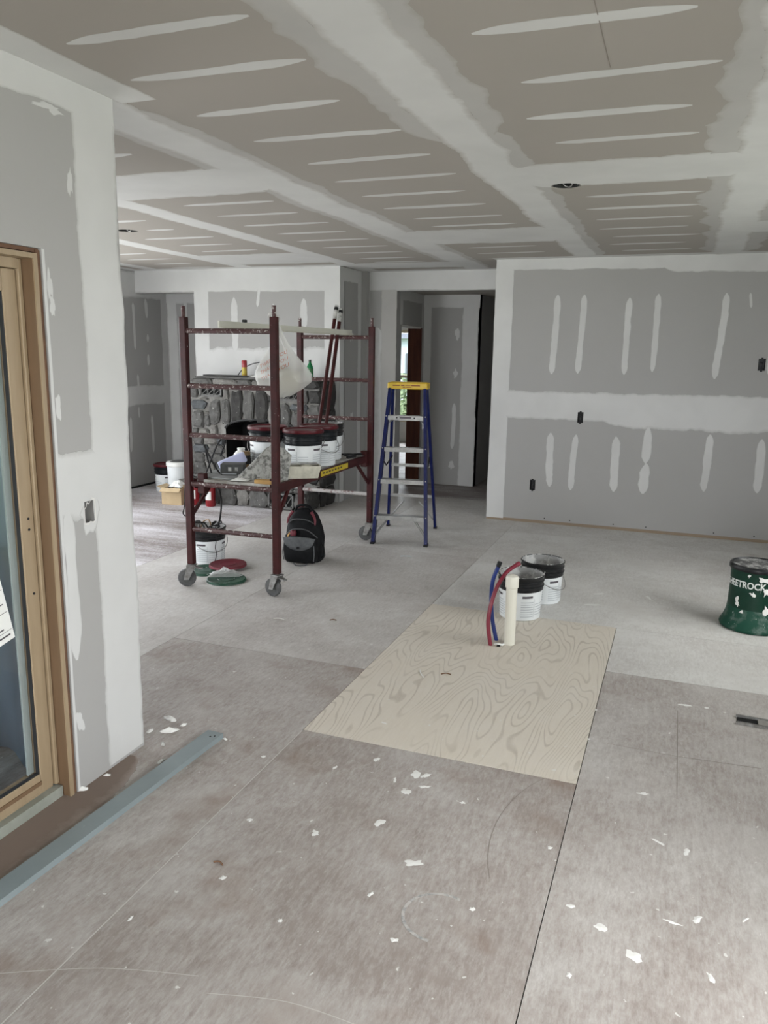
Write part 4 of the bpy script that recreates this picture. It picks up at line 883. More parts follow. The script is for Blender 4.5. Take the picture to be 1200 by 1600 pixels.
MB().tube(smooth_path([(.09, -.06, .27), (.147, -.06, .285), (.150, -.06, .20), (.146, -.068, .14), (.150, -.06, .09), (.145, -.075, .03), (.17, -.09, .006)], 6), .003, 5).build('hanging_wire', 'black', wp)
pail('closed red lidded white pail standing by the far left wall', (-5.44, 7.47, 0), .30, 'lid_red', .3, group='pails on the floor round the scaffold')
# red lid rims are proud; loose lids on the floor
def loose_lid(label, loc, m, rz=0, tilt=0):
    t = thing('pail_lid', label, 'lid', loc, rz, 'loose pail lids on the floor')
    MB().lathe([(0, .012), (.118, .012), (.124, .016), (.132, .017), (.137, .014), (.139, .0), (.134, .0), (.130, .010), (0, .008)], 36, capb=False, capt=False).build('disc', m, t, True)
    MB().lathe([(.055, .0135), (.058, .0155), (.061, .0135)], 30, capb=False, capt=False).build('raised_ring', m, t, True)
    t.rotation_euler = (0, tilt, rz); return t
loose_lid('green pail lid on the floor under a scrap of clear plastic', (-2.90, 4.62, .001), 'lid_green', .4)
loose_lid('dusty red pail lid lying across the green lids', (-3.06, 4.90, .021), 'lid_red_floor', 1.0, -.02)
loose_lid('green pail lid mostly hidden under the red lid', (-3.16, 4.765, .001), 'lid_green', 2.0)
# crumpled film
def crumple(name, label, cat, loc, sx, sy, sz, m, seed, n=9, rz=0):
    vs = []; fs = []
    for i in range(n+1):
        for j in range(n+1):
            u, v = i/n-.5, j/n-.5; e = max(0, 1-(2*abs(u))**3)*max(0, 1-(2*abs(v))**3)
            vs.append((u*sx*(1+.3*noise.noise(Vector((v*6, seed, 1)))), v*sy*(1+.3*noise.noise(Vector((u*6, seed, 4)))), .003+sz*e*(.55+1.1*abs(noise.noise(Vector((u*7, v*7, seed)))))))
    for i in range(n):
        for j in range(n): a = i*(n+1)+j; fs.append((a, a+1, a+n+2, a+n+1))
    o = MB().add(vs, fs).build(name, m, loc=loc); o.rotation_euler = (0, 0, rz); tag(o, label, cat); return o
crumple('plastic_scrap', 'crumpled clear plastic scrap lying on the green lid', 'plastic', (-2.945, 4.675, .017), .22, .10, .05, 'poly', 3, rz=.5)

# ================================================================== THINGS ON THE DECK
hawk = thing('mud_hawk', 'speckled grey plaster hawk leaning behind the front scaffold post', 'trowel', (-2.55, 4.60, DECK), .42)
hv = [(-.215, 0, .0), (.135, 0, .0), (.160, 0, .165), (.100, 0, .222), (.03, 0, .238), (-.01, 0, .215)]
mbh = MB(); lean = .30
f0 = [(x, z*math.sin(lean)-.004, z*math.cos(lean)) for x, _, z in hv]; f1 = [(x, y+.010, z+.003) for x, y, z in f0]; nn = len(hv)
mbh.add(f0+f1, [tuple(range(nn)), tuple(range(2*nn-1, nn-1, -1))]+[(i, (i+1) % nn, nn+(i+1) % nn, nn+i) for i in range(nn)])
mbh.build('plate', 'caked_dark', hawk)
for k in range(9): MB().lathe([(.005, -.004), (.008, 0), (.005, .005), (0, .007)], 8, (-.21+.19*k/8, .002+.21*k/8*math.sin(lean), .008+.185*k/8*math.cos(lean)), capb=True, capt=False).build('compound_lump', 'caked', hawk)
MB().tube([(-.02, .05, .10), (.0, .12, .10)], .018, 8).build('handle', 'black', hawk)
mp = thing('mud_pan', 'cream compound-caked mud pan on the deck edge right of the post', 'pan', (-2.405, 4.80, DECK), .60)
mbp = MB(); W0, W1 = .115, .135
lo = [(-W0, -.05, 0), (W0, -.05, 0), (W0, .05, 0), (-W0, .05, 0)]; hi = [(-W1, -.062, .085), (W1, -.062, .085), (W1, .062, .085), (-W1, .062, .085)]
hi2 = [(-W1+.008, -.054, .085), (W1-.008, -.054, .085), (W1-.008, .054, .085), (-W1+.008, .054, .085)]; lo2 = [(-W0+.008, -.042, .04), (W0-.008, -.042, .04), (W0-.008, .042, .04), (-W0+.008, .042, .04)]
mbp.add(lo+hi+hi2+lo2, [(3, 2, 1, 0)]+[(4*k+i, 4*k+(i+1) % 4, 4*k+4+(i+1) % 4, 4*k+4+i) for k in range(3) for i in range(4)]+[(12, 13, 14, 15)])
mbp.build('trough', 'cream_caked', mp)
MB().lathe([(.05, 0), (.04, .02), (.015, .028), (0, .03)], 10, (.04, .0, .062), capt=False).build('compound_lump', 'cream_caked', mp)
knife = thing('taping_knife', 'compound-smeared taping knife lying across the mud pan', 'knife', (-2.42, 4.83, DECK+.0875), .60)
MB().box((.0, .0, .004), (.24, .075, .0025)).build('blade', 'caked', knife); MB().box((-.165, 0, .010), (.11, .024, .022), bev=.005).build('handle', 'caked_dark', knife)
wb_ = tag(MB().box((0, 0, .0125), (.125, .055, .025), bev=.003).build('wood_block', 'tan_wood', loc=(-2.50, 4.472, DECK)), 'tan wooden block under the speckled hawk at the deck front', 'block'); wb_.rotation_euler = (0, 0, .05)
bxo = thing('charcoal_box', 'dark grey cardboard box with two pale squares on the deck', 'box', (-2.86, 4.68, DECK+.012), .40)
MB().box((0, 0, .036), (.16, .12, .072), bev=.003).build('carton', 'dark_grey', bxo)
for sx in (-.015, .03): MB().box((sx, -.0605, .040), (.022, .001, .026)).build('printed_square', 'caked', bxo)
MB().box((-.02, -.0605, .008), (.10, .001, .008)).build('printed_line', 'label_grey', bxo)
bd = tag(MB().box((0, 0, .006), (.36, .34, .010), bev=.002).build('flat_board', 'dark_grey', loc=(-2.90, 4.66, DECK)), 'flat dark board under the charcoal box on the deck', 'board')
bd.data.materials[0] = plain('dusty_board', (.16, .17, .165), .6, c2=(.26, .27, .265), scale=6)
tr = thing('lavender_tray', 'lavender plastic tray propped at an angle on the deck', 'tray', (-3.0, 4.90, DECK), .45)
mbt = MB(); R = RY(-.40); mbt.box((0, 0, .06), (.20, .05, .075), R, bev=.006); mbt.build('tray_body', 'lavender', tr); MB().box((0, -.026, .062), (.17, .004, .05), R).build('tray_face', 'lavender', tr)
can = thing('brown_can', 'brown canister with dark label beside the milk jug', 'can', (-2.965, 5.03, DECK), .5)
MB().lathe([(.030, 0), (.032, .004), (.032, .118), (.028, .124), (.0, .125)], 20, capt=False).build('canister', 'brown_can', can, True); MB().lathe([(.0325, .03), (.0325, .095)], 20, capb=False, capt=False).build('label', 'black', can, True)
jug = thing('milk_jug', 'translucent white plastic jug beside the leftmost pail on the deck', 'jug', (-3.04, 5.09, DECK), .4)
MB().lathe([(.045, 0), (.050, .008), (.050, .10), (.046, .125), (.034, .150), (.022, .165), (.022, .180), (.0, .181)], 18, capt=False).build('bottle', 'white_plastic', jug, True)
MB().tube(smooth_path([(.02, -.055, .145), (.03, -.085, .13), (.03, -.088, .08), (.02, -.06, .06)], 5), .011, 8).build('handle', 'white_plastic', jug, True); MB().lathe([(.024, .176), (.024, .190), (0, .191)], 14, capt=False).build('cap', 'white_plastic', jug)
jug.scale = (1.2, 1.2, .72)
ck = thing('glue_bottle', 'pale glue bottle with long white nozzle behind the lavender tray', 'bottle', (-2.99, 5.42, DECK), 0)
MB().lathe([(.024, 0), (.026, .01), (.026, .115), (.012, .130), (0, .131)], 16, capt=False).build('bottle', plain('pale_yellow', (.55, .58, .40), .4), ck, True); MB().lathe([(.010, .13), (.009, .15), (.004, .215), (0, .216)], 10, capt=False).build('nozzle', 'white_plastic', ck, True)
tb = thing('white_tub', 'small white tub with papers behind the left scaffold post', 'tub', (-2.995, 5.55, DECK), 0)
MB().box((0, 0, .045), (.14, .20, .09), bev=.008).build('tub_body', 'pail_white', tb); MB().box((0, 0, .095), (.15, .21, .012), bev=.004).build('rim', 'white_plastic', tb)
clamp = thing('wire_tongs', 'black wire stand crossed upright beside the left scaffold post', 'stand', (-2.985, 4.62, DECK+.012), .3)
for pth in ([(-.05, 0, .0), (.02, .0, .17), (.06, .01, .24)], [(-.06, 0, .20), (0, .01, .07), (.05, 0, .0)], [(.06, .01, .24), (.085, .01, .25), (.09, .01, .22), (.05, .02, .12)], [(-.02, .03, .0), (-.045, .02, .12), (-.05, .0, .2)]):
    MB().tube(smooth_path(pth, 5), .006, 6).build('rod', 'black', clamp, True)
sml = [('black_pliers', 'black pliers lying at the far deck end', 'pliers', (-2.52, 6.02, DECK)), ('putty_knife', 'black handled putty knife at the far deck end', 'knife', (-2.47, 5.93, DECK))]
for nm, lb_, ct, lc in sml:
    t = thing(nm, lb_, ct, lc, .8 if 'pl' in nm else 1.3)
    if 'pl' in nm:
        for s_ in (-1, 1): MB().tube(smooth_path([(-.10, s_*.03, .012), (-.04, s_*.02, .012), (0, 0, .012), (.04, -s_*.008, .012), (.07, -s_*.004, .012)], 4), .009, 6).build('handle' if s_ < 0 else 'jaw', 'black', t)
    else:
        MB().box((-.05, 0, .012), (.11, .026, .022), bev=.005).build('handle', 'black', t); MB().box((.05, 0, .006), (.09, .05, .002)).build('blade', 'steel', t)
rag = crumple('paper_scrap', 'white paper scrap at the front edge of the deck', 'paper', (-2.70, 4.50, DECK), .12, .07, .018, 'white_plastic', 8, rz=.2)
# painter's poles standing in the open pail, leaning on the rear top rung
for lab_, b0, t0 in (('longer red extension pole leaning out of the open pail', (-2.735, 5.74, DECK+.10), (-2.755, 6.19, 1.97)), ('second red extension pole just right of the longer pole', (-2.670, 5.74, DECK+.10), (-2.720, 6.20, 1.945))):
    t = thing('extension_pole', lab_, 'pole', b0, 0, 'red extension poles'); d = Vector(t0)-Vector(b0)
    MB().tube([(0, 0, 0), d*.90], .0155, 10).build('shaft', 'red_paint', t, True); MB().tube([d*.90, d*.965], .0175, 10).build('tip_collar', 'caked', t, True); MB().tube([d*.965, d*.985], .0185, 10).build('black_band', 'black', t, True); MB().tube([d*.985, d], .017, 10).build('end_cap', 'caked', t, True)
# pale strip lying on the top rungs
stp = thing('corner_bead_strip', 'long pale strip laid across the top scaffold rungs', 'strip', (-2.69, 5.30, 1.7285), -.035)
MB().box((0, 0, .022), (.012, 1.95, .044)).build('edge_flange', plain('pale_strip', (.56, .555, .49), .6), stp); MB().box((.018, 0, .002), (.036, 1.95, .004)).build('flat_flange', 'cream_caked', stp)
cl = tag(MB().box((0, 0, .009), (.028, .024, .018), bev=.003).build('black_clip', 'black', loc=(-2.713, 4.62, 1.7725)), 'small black clip sitting on the pale strip', 'clip')
# plastic carrier bag hung from the front right post
bag = thing('plastic_bag', 'translucent carrier bag with red print hung on the front right post', 'bag', (-2.445, 4.575, 1.30))
rows = [(z_, a_*1.18-.0, b_*1.18, d_) for z_, a_, b_, d_ in [(.48, -.035, .005, .012), (.40, -.040, .030, .020), (.33, -.045, .065, .030), (.27, -.075, .110, .045), (.20, -.125, .165, .065), (.15, -.145, .195, .080), (.105, -.135, .200, .080), (.06, -.115, .150, .065), (.02, -.07, .075, .040), (.0, -.03, .03, .012)]]
vs = []; fs = []; n = 28
for r_, (z, xl, xr, dp) in enumerate(rows):
    for k in range(n):
        a = 2*PI*k/n; c, s_ = math.cos(a), math.sin(a); f = 1+.30*noise.noise(Vector((c*2.2, s_*2.2, r_*.55)))+.30*noise.noise(Vector((c*6, s_*6, r_*.35)))
        vs.append(((xl+xr)/2+(xr-xl)/2*c*(1+.10*noise.noise(Vector((s_*3, r_, 4)))), dp*s_*f, z+.02*noise.noise(Vector((c*2, s_*2, r_+9)))))
for r_ in range(len(rows)-1):
    for k in range(n): l = (k+1) % n; fs.append((r_*n+k, r_*n+l, r_*n+n+l, r_*n+n+k))
fs.append(tuple(range((len(rows)-1)*n, len(rows)*n)))
MB().add(vs, fs).build('film', 'bag', bag, True)
MB().tube(smooth_path([(-.02, -.005, .47), (-.005, -.10, .50), (.03, -.145, .52), (.065, -.11, .50), (.0, -.02, .47)], 6), .010, 7).build('handle_loop', 'bag', bag, True)
MB().box((.06, .0, .115), (.17, .07, .13), RY(.3), bev=.02).build('contents', 'cream_caked', bag)

def text_mesh(txt, size, ext=.0, off=0):
    c = bpy.data.curves.new('lettering', 'FONT'); c.body = txt; c.size = size; c.align_x = 'CENTER'; c.extrude = ext; c.offset = off; c.resolution_u = 3
    o = bpy.data.objects.new('tmp_text', c); COL.objects.link(o); dg = bpy.context.evaluated_depsgraph_get(); dg.update()
    me = bpy.data.meshes.new_from_object(o.evaluated_get(dg)); bpy.data.objects.remove(o); return me
for k, (tx, sz) in enumerate((('THANK YOU', .036), ('THANK YOU', .036), ('THANK YOU', .036))):
    me = text_mesh(tx, sz); R = RY(.62)
    for v in me.vertices:
        p = Vector((v.co.x+.025, 0, v.co.y+.235-.045*k)); p = Vector((p.x*math.cos(.5)-(p.z-.15)*math.sin(.5)*.55, 0, .12+p.x*math.sin(.5)+(p.z-.12)*math.cos(.5)))
        dpt = .030+.062*max(0, min(1, (.30-p.z)/.16)); v.co = Vector((p.x, -dpt*math.sqrt(max(.05, 1-((p.x-.03)/.2)**2))-.012, p.z))
    me.materials.append(M['bag_print']); link('red_print', me, bag)

# ================================================================== STEP LADDER
lad = thing('step_ladder', 'blue fibreglass step ladder with yellow top cap beside the scaffold', 'ladder', (-2.1975, 6.4625, 0), .175)
ZT = 1.292
def chan(p, q_, w_, d_, m, name, par=lad, flange=.0):
    p, q_ = Vector(p), Vector(q_); t = (q_-p).normalized(); sx = Vector((1, 0, 0)); sx = (sx-t*sx.dot(t)).normalized(); sy = t.cross(sx)
    vs = [e+sx*a*w_/2+sy*b*d_/2 for e in (p, q_) for a, b in ((-1, -1), (1, -1), (1, 1), (-1, 1))]
    return MB().add(vs, [(3, 2, 1, 0), (4, 5, 6, 7)]+[(i, (i+1) % 4, 4+(i+1) % 4, 4+i) for i in range(4)]).build(name, m, par)
def front(s_, z): u = z/ZT; return Vector((s_*(.228+(.150-.228)*u), -.355+(.298)*u, z))
def rear(s_, z): u = z/ZT; return Vector((s_*(.222+(.148-.222)*u), .350-(.285)*u, z))
for s_ in (-1, 1):
    r_ = chan(front(s_, .012), front(s_, ZT), .026, .070, 'blue_rail', 'front_rail'); MB().box(front(s_, .008)+Vector((0, 0, 0)), (.034, .080, .016)).build('foot', 'black', r_)
    for z in (.235, .535, .80, 1.065): MB().lathe([(.007, 0), (.005, .003)], 8, front(s_, z)+Vector((s_*.004, -.034, 0)), R=RX(PI/2)).build('rivet', 'alu', r_)
    r2 = chan(rear(s_, .012), rear(s_, ZT), .022, .042, 'blue_rail', 'rear_rail'); MB().box(rear(s_, .008), (.030, .052, .016)).build('foot', 'black', r2)
    a, b = front(s_, .66), rear(s_, .66); m_ = (a+b)/2+Vector((0, 0, -.035))
    MB().tube([a+Vector((s_*-.02, 0, .02)), m_, b+Vector((s_*-.016, 0, .02))], .007, 6).build('spreader', 'black', lad)
    MB().tube([front(s_, .235)+Vector((-s_*.12, .02, -.005)), front(s_, .075)+Vector((-s_*.012, .02, 0))], .009, 6).build('front_brace', 'alu', lad)
    MB().tube([rear(s_, .24)+Vector((-s_*.14, -.01, .02)), rear(s_, .09)+Vector((-s_*.012, -.012, 0))], .008, 6).build('rear_brace', 'alu', lad)
for k, z in enumerate((.235, .535, .80, 1.065)):
    a, b = front(-1, z), front(1, z); wd = (b-a).x-.026
    st = MB().box((0, a.y, z), (wd, .085, .012)).build('step', 'alu', lad); MB().box((0, a.y-.040, z-.012), (wd, .006, .036)).build('step_lip', 'alu', st)
    MB().box((0, a.y+.038, z-.010), (wd, .005, .026)).build('step_back_lip', 'alu', st)
    if k == 3:
        for x in (-.075, .075): MB().lathe([(.007, 0), (.006, .003)], 8, (x, a.y-.043, z-.012), R=RX(PI/2)).build('bolt', 'black', st)
        MB().box((0, a.y-.0435, z-.010), (.10, .001, .014)).build('step_label', 'label_dark', st)
        for s_ in (-1, 1): MB().tube([(s_*wd/2, a.y, z-.06), (s_*(wd/2-.06), a.y+.02, z-.012)], .006, 6).build('step_brace', 'alu', st)
for z in (.31, .60): MB().box((0, rear(1, z).y, z), (2*rear(1, z).x-.02, .012, .026)).build('rear_crossbar', 'alu', lad)
MB().box((0, rear(1, 1.0).y, 1.02), (2*rear(1, 1.0).x-.02, .012, .026)).build('rear_crossbar', 'alu', lad)
cap = MB(); capw = .345
cap.box((0, .0, 1.318), (capw, .170, .056), bev=.008); cp = cap.build('top_cap', 'yellow_cap', lad)
MB().box((0, .0, 1.347), (capw-.04, .12, .004)).build('cap_tray', 'yellow_cap', cp)
for x, w_, h_, z in ((-.095, .062, .010, 1.322), (-.040, .030, .010, 1.322), (.005, .045, .004, 1.321), (.070, .075, .009, 1.322), (-.03, .02, .006, 1.306), (.01, .05, .004, 1.306)):
    MB().box((x, -.0853, z), (w_, .001, h_)).build('cap_print', 'red_print', cp)
pp = thing('paint_hook', 'pale tool clip hanging on the right ladder rail', 'clip', (-2.055, 6.44, .95), .175)
MB().tube(smooth_path([(0, 0, .13), (.006, 0, .10), (-.004, 0, .04), (.01, 0, .0)], 5), .006, 6).build('strap', 'steel', pp); MB().box((.004, 0, .03), (.020, .016, .06), bev=.005).build('buckle', 'alu', pp)

# ================================================================== BACKPACK
bp = thing('backpack', 'black backpack with grey pocket flap slumped under the scaffold', 'backpack', (-2.645, 5.34, 0), .12)
def loft(rows, n, name, m, par, yoff=0):
    vs = []; fs = []
    for z, hw, hd, cy, e in rows:
        for k in range(n):
            a = 2*PI*k/n; c, s_ = math.cos(a), math.sin(a); f = 1/(abs(c)**e+abs(s_)**e)**(1/e)
            w_ = 1+.05*noise.noise(Vector((c*2.4, s_*2.4, z*14)))
            vs.append((hw*f*c*w_, cy+hd*f*s_*w_, z+.006*noise.noise(Vector((c*3, s_*3, z*9+4)))))
    for r_ in range(len(rows)-1):
        for k in range(n): l = (k+1) % n; fs.append((r_*n+k, r_*n+l, r_*n+n+l, r_*n+n+k))
    fs.append(tuple(range(n-1, -1, -1))); fs.append(tuple(range((len(rows)-1)*n, len(rows)*n)))
    return MB().add(vs, fs).build(name, m, par, True)
loft([(.004, .135, .095, .02, 4), (.03, .146, .105, .02, 4), (.10, .148, .105, .02, 3.5), (.18, .146, .100, .02, 3.2), (.25, .138, .092, .02, 3), (.31, .125, .082, .02, 2.7), (.36, .100, .068, .02, 2.5), (.395, .066, .048, .02, 2.3), (.41, .03, .026, .02, 2)], 30, 'main_bag', 'black_cloth', bp)
loft([(.010, .118, .045, -.075, 4), (.04, .128, .058, -.080, 4), (.10, .130, .062, -.080, 4), (.165, .130, .055, -.078, 3.5), (.200, .120, .035, -.070, 3)], 26, 'front_pocket', 'black_cloth', bp)
fl_ = []; ff = []
for i in range(15):
    u = i/14*2-1; zb = .200-.090*math.sqrt(max(0, 1-u*u)); ztp = .215-.012*u*u
    for j in range(5):
        v = j/4; z = ztp+(zb-ztp)*v; fl_.append((u*.130, -.124-.018*math.sqrt(max(0, 1-u*u))*(.4+.6*v)+.0*z, z))
for i in range(14):
    for j in range(4): a = i*5+j; ff.append((a, a+1, a+6, a+5))
o = MB().add(fl_, ff).build('pocket_flap', 'grey_cloth', bp, True); md = o.modifiers.new('thickness', 'SOLIDIFY'); md.thickness = .006
MB().lathe([(.012, 0), (.010, .004), (0, .004)], 8, (.0, -.148, .132), R=RX(PI/2), capt=False).build('emblem', 'black', bp)
for s_ in (-1, 1):
    MB().tube(smooth_path([(s_*.075, -.045, .395), (s_*.105, -.055, .345), (s_*.112, -.070, .300)], 5), .013, 8, r2=.006).build('shoulder_trim', 'red_cloth', bp, True)
    MB().tube(smooth_path([(s_*.118, -.13, .03), (s_*.126, -.135, .09), (s_*.12, -.128, .15)], 4), .004, 6).build('piping', 'grey_cloth', bp)
MB().tube(smooth_path([(-.07, .0, .385), (-.05, -.01, .425), (0, -.015, .440), (.05, -.01, .425), (.07, .0, .385)], 6), .011, 8).build('carry_handle', 'black_cloth', bp, True)
MB().tube(smooth_path([(.14, -.02, .14), (.17, -.05, .13), (.175, -.06, .07), (.155, -.05, .045)], 5), .005, 6).build('side_strap', 'black_cloth', bp, True)
MB().tube(smooth_path([(-.04, -.14, .012), (.0, -.185, .006), (.06, -.17, .006), (.07, -.13, .012)], 5), .005, 6).build('loose_strap', 'grey_cloth', bp, True)
MB().lathe([(.022, -.02), (.026, 0), (.02, .02), (0, .024)], 10, (-.055, -.095, .235), capt=False).build('red_bundle', 'red_cloth', bp, True)
MB().tube(smooth_path([(-.085, -.105, .185), (-.092, -.11, .21), (-.08, -.10, .235)], 4), .007, 6).build('yellow_tool', 'tan_wood', bp, True)
MB().tube(smooth_path([(-.11, -.05, .30), (-.06, -.082, .335), (.0, -.09, .345), (.06, -.082, .335), (.11, -.05, .30)], 5), .005, 6).build('zip', 'rubber', bp, True)
MB().tube(smooth_path([(-.13, -.07, .20), (-.07, -.095, .255), (.0, -.10, .27), (.07, -.095, .255), (.13, -.07, .20)], 5), .005, 6).build('zip', 'rubber', bp, True)

# ================================================================== PIPE STUB, TUBES, GREEN PAIL
pv = thing('pipe_stub', 'cream plastic drain pipe rising from the floor by the pails', 'pipe', (-.792, 4.175, 0))
MB().lathe([(.031, 0), (.031, .345)], 24, capt=False).build('pipe', 'pvc', pv, True); MB().lathe([(.031, .33), (.0365, .334), (.0365, .388), (.033, .396), (.018, .404), (0, .405)], 24, capb=False, capt=False).build('cap', 'pvc', pv, True)
t = thing('water_tube', 'blue water tube standing beside the drain pipe', 'tube', (-.872, 4.205, 0)); t['group'] = 'water tubes by the drain pipe'
MB().tube(smooth_path([(0, 0, 0), (-.028, .0, .12), (-.042, .01, .25), (-.036, .01, .35), (-.008, .01, .435)], 8), .0115, 10).build('tubing', 'pex_blue', t, True); MB().tube([(-.010, .01, .430), (-.001, .01, .458)], .0135, 10).build('end_cap', 'black', t)
t = thing('water_tube', 'dark red water tube bending over towards the open pail', 'tube', (-.884, 4.112, 0)); t['group'] = 'water tubes by the drain pipe'
MB().tube(smooth_path([(0, 0, 0), (-.020, .005, .12), (-.014, .02, .22), (.008, .06, .32), (.045, .115, .395), (.092, .16, .435)], 8), .0115, 10).build('tubing', 'pex_red', t, True); MB().tube([(.092, .16, .435), (.108, .174, .444)], .0132, 10).build('end_cap', 'pex_red', t)
pw = thing('pipe_wrap', 'small scrap of white pipe wrap at the foot of the drain pipe', 'scrap', (-.842, 4.12, 0)); MB().tube(smooth_path([(-.02, 0, .008), (0, -.01, .016), (.02, .004, .008), (.026, .02, .01)], 4), .006, 6).build('twist', 'white_plastic', pw); MB().tube([(-.005, -.012, .006), (.012, -.012, .006)], .006, 6).build('dark_end', 'black', pw)

gp = thing('green_pail', 'green compound pail with flared foot and black lid by the right edge', 'pail', (.515, 5.05, 0), 0)
MB().lathe([(.150, 0), (.183, .004), (.188, .018), (.183, .032), (.168, .058), (.156, .095), (.151, .135)], 40, capt=False).build('flared_foot', 'green_flare', gp, True)
MB().lathe([(.151, .135), (.148, .22), (.147, .30), (.150, .370)], 40, capb=False, capt=False).build('body', 'green_pail', gp, True)
MB().lathe([(.150, .362), (.158, .364), (.160, .370), (.159, .386), (.154, .394), (.146, .395), (.142, .388), (0, .386)], 40, capb=False, capt=False).build('lid', 'pail_black', gp, True)
MB().lathe([(.140, .389), (.09, .391), (.03, .390), (0, .391)], 30, capb=False, capt=False).build('caked_top', plain('scraped_lid_top', (.05, .05, .05), .6, c2=(.30, .30, .29), scale=14, lo=.48, hi=.58, splat=(.5, .5, .48), splat_scale=26, splat_lo=.64), gp, True)
me = text_mesh('SHEETROCK', .052, off=.0014)
mw = max(v.co.x for v in me.vertices)-min(v.co.x for v in me.vertices); sc_ = .262/mw
for v in me.vertices:
    a = -PI/2-.62+v.co.x*sc_/.1485; z = .268+v.co.y*1.05; v.co = Vector((.1500*math.cos(a), .1500*math.sin(a), z))
me.materials.append(M['white_text']); lt = link('lettering', me, gp)
for k, (a, z, s1) in enumerate(((-2.35, .19, .016), (-2.30, .16, .02), (-2.1, .12, .014), (-1.95, .345, .012), (-1.75, .235, .02), (-1.45, .33, .03), (-1.3, .26, .02), (-1.2, .14, .03))):
    r = .1515+(.004 if z < .15 else 0); Pg = lambda u, v, c, a=a, z=z, r=r: ((r+c)*math.cos(a+u/r), (r+c)*math.sin(a+u/r), z+v)
    blob(gp, Pg, (0, 0), s1*.6, s1*.9, 'splat', 'compound_splash', irr=.6, n=12, lift=.002, flat=True, rot=k)

# ================================================================== FLOOR OBJECTS
tk = thing('steel_track', 'long galvanised steel track lying on the floor by the glass door', 'metal track', (-1.765, 1.575, 0), -math.atan2(.047, 1.08))
MB().box((0, -.5, .020), (.076, 3.1-.0, .0025)).build('web', 'zinc', tk)
for s_ in (-1, 1): MB().box((s_*.037, -.5, .010), (.0025, 3.1, .020)).build('flange', 'zinc', tk)
for x, y in ((.02, 1.015), (.005, 1.005)): MB().lathe([(.004, 0), (.004, .001)], 8, (x, y, .0212)).build('screw_hole', 'black', tk)
mt = thing('floor_slot_cover', 'thin grey metal strip over a dark slot in the floor', 'metal strip', (.62, 3.625, 0), -.035)
MB().box((.045, 0, .006), (.45, .060, .004)).build('plate', plain('dull_grey_plate', (.27, .255, .235), .6, c2=(.22, .21, .195), scale=8), mt)
for s_ in (-1, 1): MB().box((0, s_*.036, .006), (.54, .012, .012)).build('edge_flange', 'steel', mt)
MB().box((-.224, 0, .0022), (.085, .060, .003)).build('dark_slot', 'soot', mt)
# lumps of dried compound at the foot of the left wall
crs = [(-1.985, 2.68, .05, 'crumbling lump of dried compound furthest along the left wall foot'), (-1.90, 2.655, .028, 'small chip of dried compound just right of the crumbling lump'), (-2.00, 2.555, .03, 'white chip of dried compound against the wall corner'), (-1.925, 2.585, .055, 'long flake of dried compound near the wall corner'), (-1.88, 2.48, .030, 'dusty crumb of compound beside the wall corner foot'), (-1.80, 2.36, .036, 'flat grey crumb of compound between wall and steel track'), (-1.668, 2.615, .020, 'tiny white chip touching the end of the steel track'), (-1.93, 2.20, .022, 'small chip of compound below the drywall edge'), (-1.945, 2.085, .04, 'broken compound piled at the foot of the door jamb')]
for k, (x, y, r_, lb_) in enumerate(crs):
    r_ *= .62
    vs = []; fs = []; n = 9; rd = random.Random(k+20)
    for ring, (rr, z) in enumerate(((1, 0), (1.0, .28), (.6, .55))):
        for j in range(n): a = 2*PI*j/n; f = rd.uniform(.7, 1.15); vs.append((r_*rr*f*math.cos(a)*(1.2 if 'long' in lb_ else 1), r_*.5*rr*f*math.sin(a), .7*r_*z*rd.uniform(.7, 1.1)))
    vs.append((0, 0, r_*.6))
    for q_ in range(2):
        for j in range(n): l = (j+1) % n; fs.append((q_*n+j, q_*n+l, q_*n+n+l, q_*n+n+j))
    for j in range(n): fs.append((2*n+j, 2*n+(j+1) % n, 3*n))
    fs.append(tuple(range(n-1, -1, -1)))
    o = MB().add(vs, fs).build('compound_crumb', 'splat' if k not in (4, 5) else 'caked', loc=(x, y, .0005)); o.rotation_euler = (0, 0, rd.uniform(0, 3)); tag(o, lb_, 'debris', 'compound crumbs by the left wall')
# wood slivers
for x, y, ln, a, m_, lb_ in ((-1.115, 3.58, .09, 2.1, 'white_board', 'pale wood sliver on the edge of the new plywood sheet'), (-1.00, 3.62, .05, .3, 'stud', 'small dark sliver on the new plywood sheet'), (-1.86, 4.14, .04, .3, 'stud', 'dark scrap lying on the bare plywood'), (-2.17, 4.03, .07, .1, 'white_board', 'pale paper curl on the floor below the front caster'), (-1.25, 1.90, .035, -.1, 'stud', 'dark splinter on the floor near the scratch line'), (-1.95, 5.75, .09, .2, 'label_grey', 'thin wire offcut lying between backpack and ladder')):
    o = MB().tube(smooth_path([(-ln/2, 0, .004), (0, .006, .007), (ln/2, 0, .004)], 3), .003, 5).build('sliver', m_, loc=(x, y, 0)); o.rotation_euler = (0, 0, a); tag(o, lb_, 'debris')

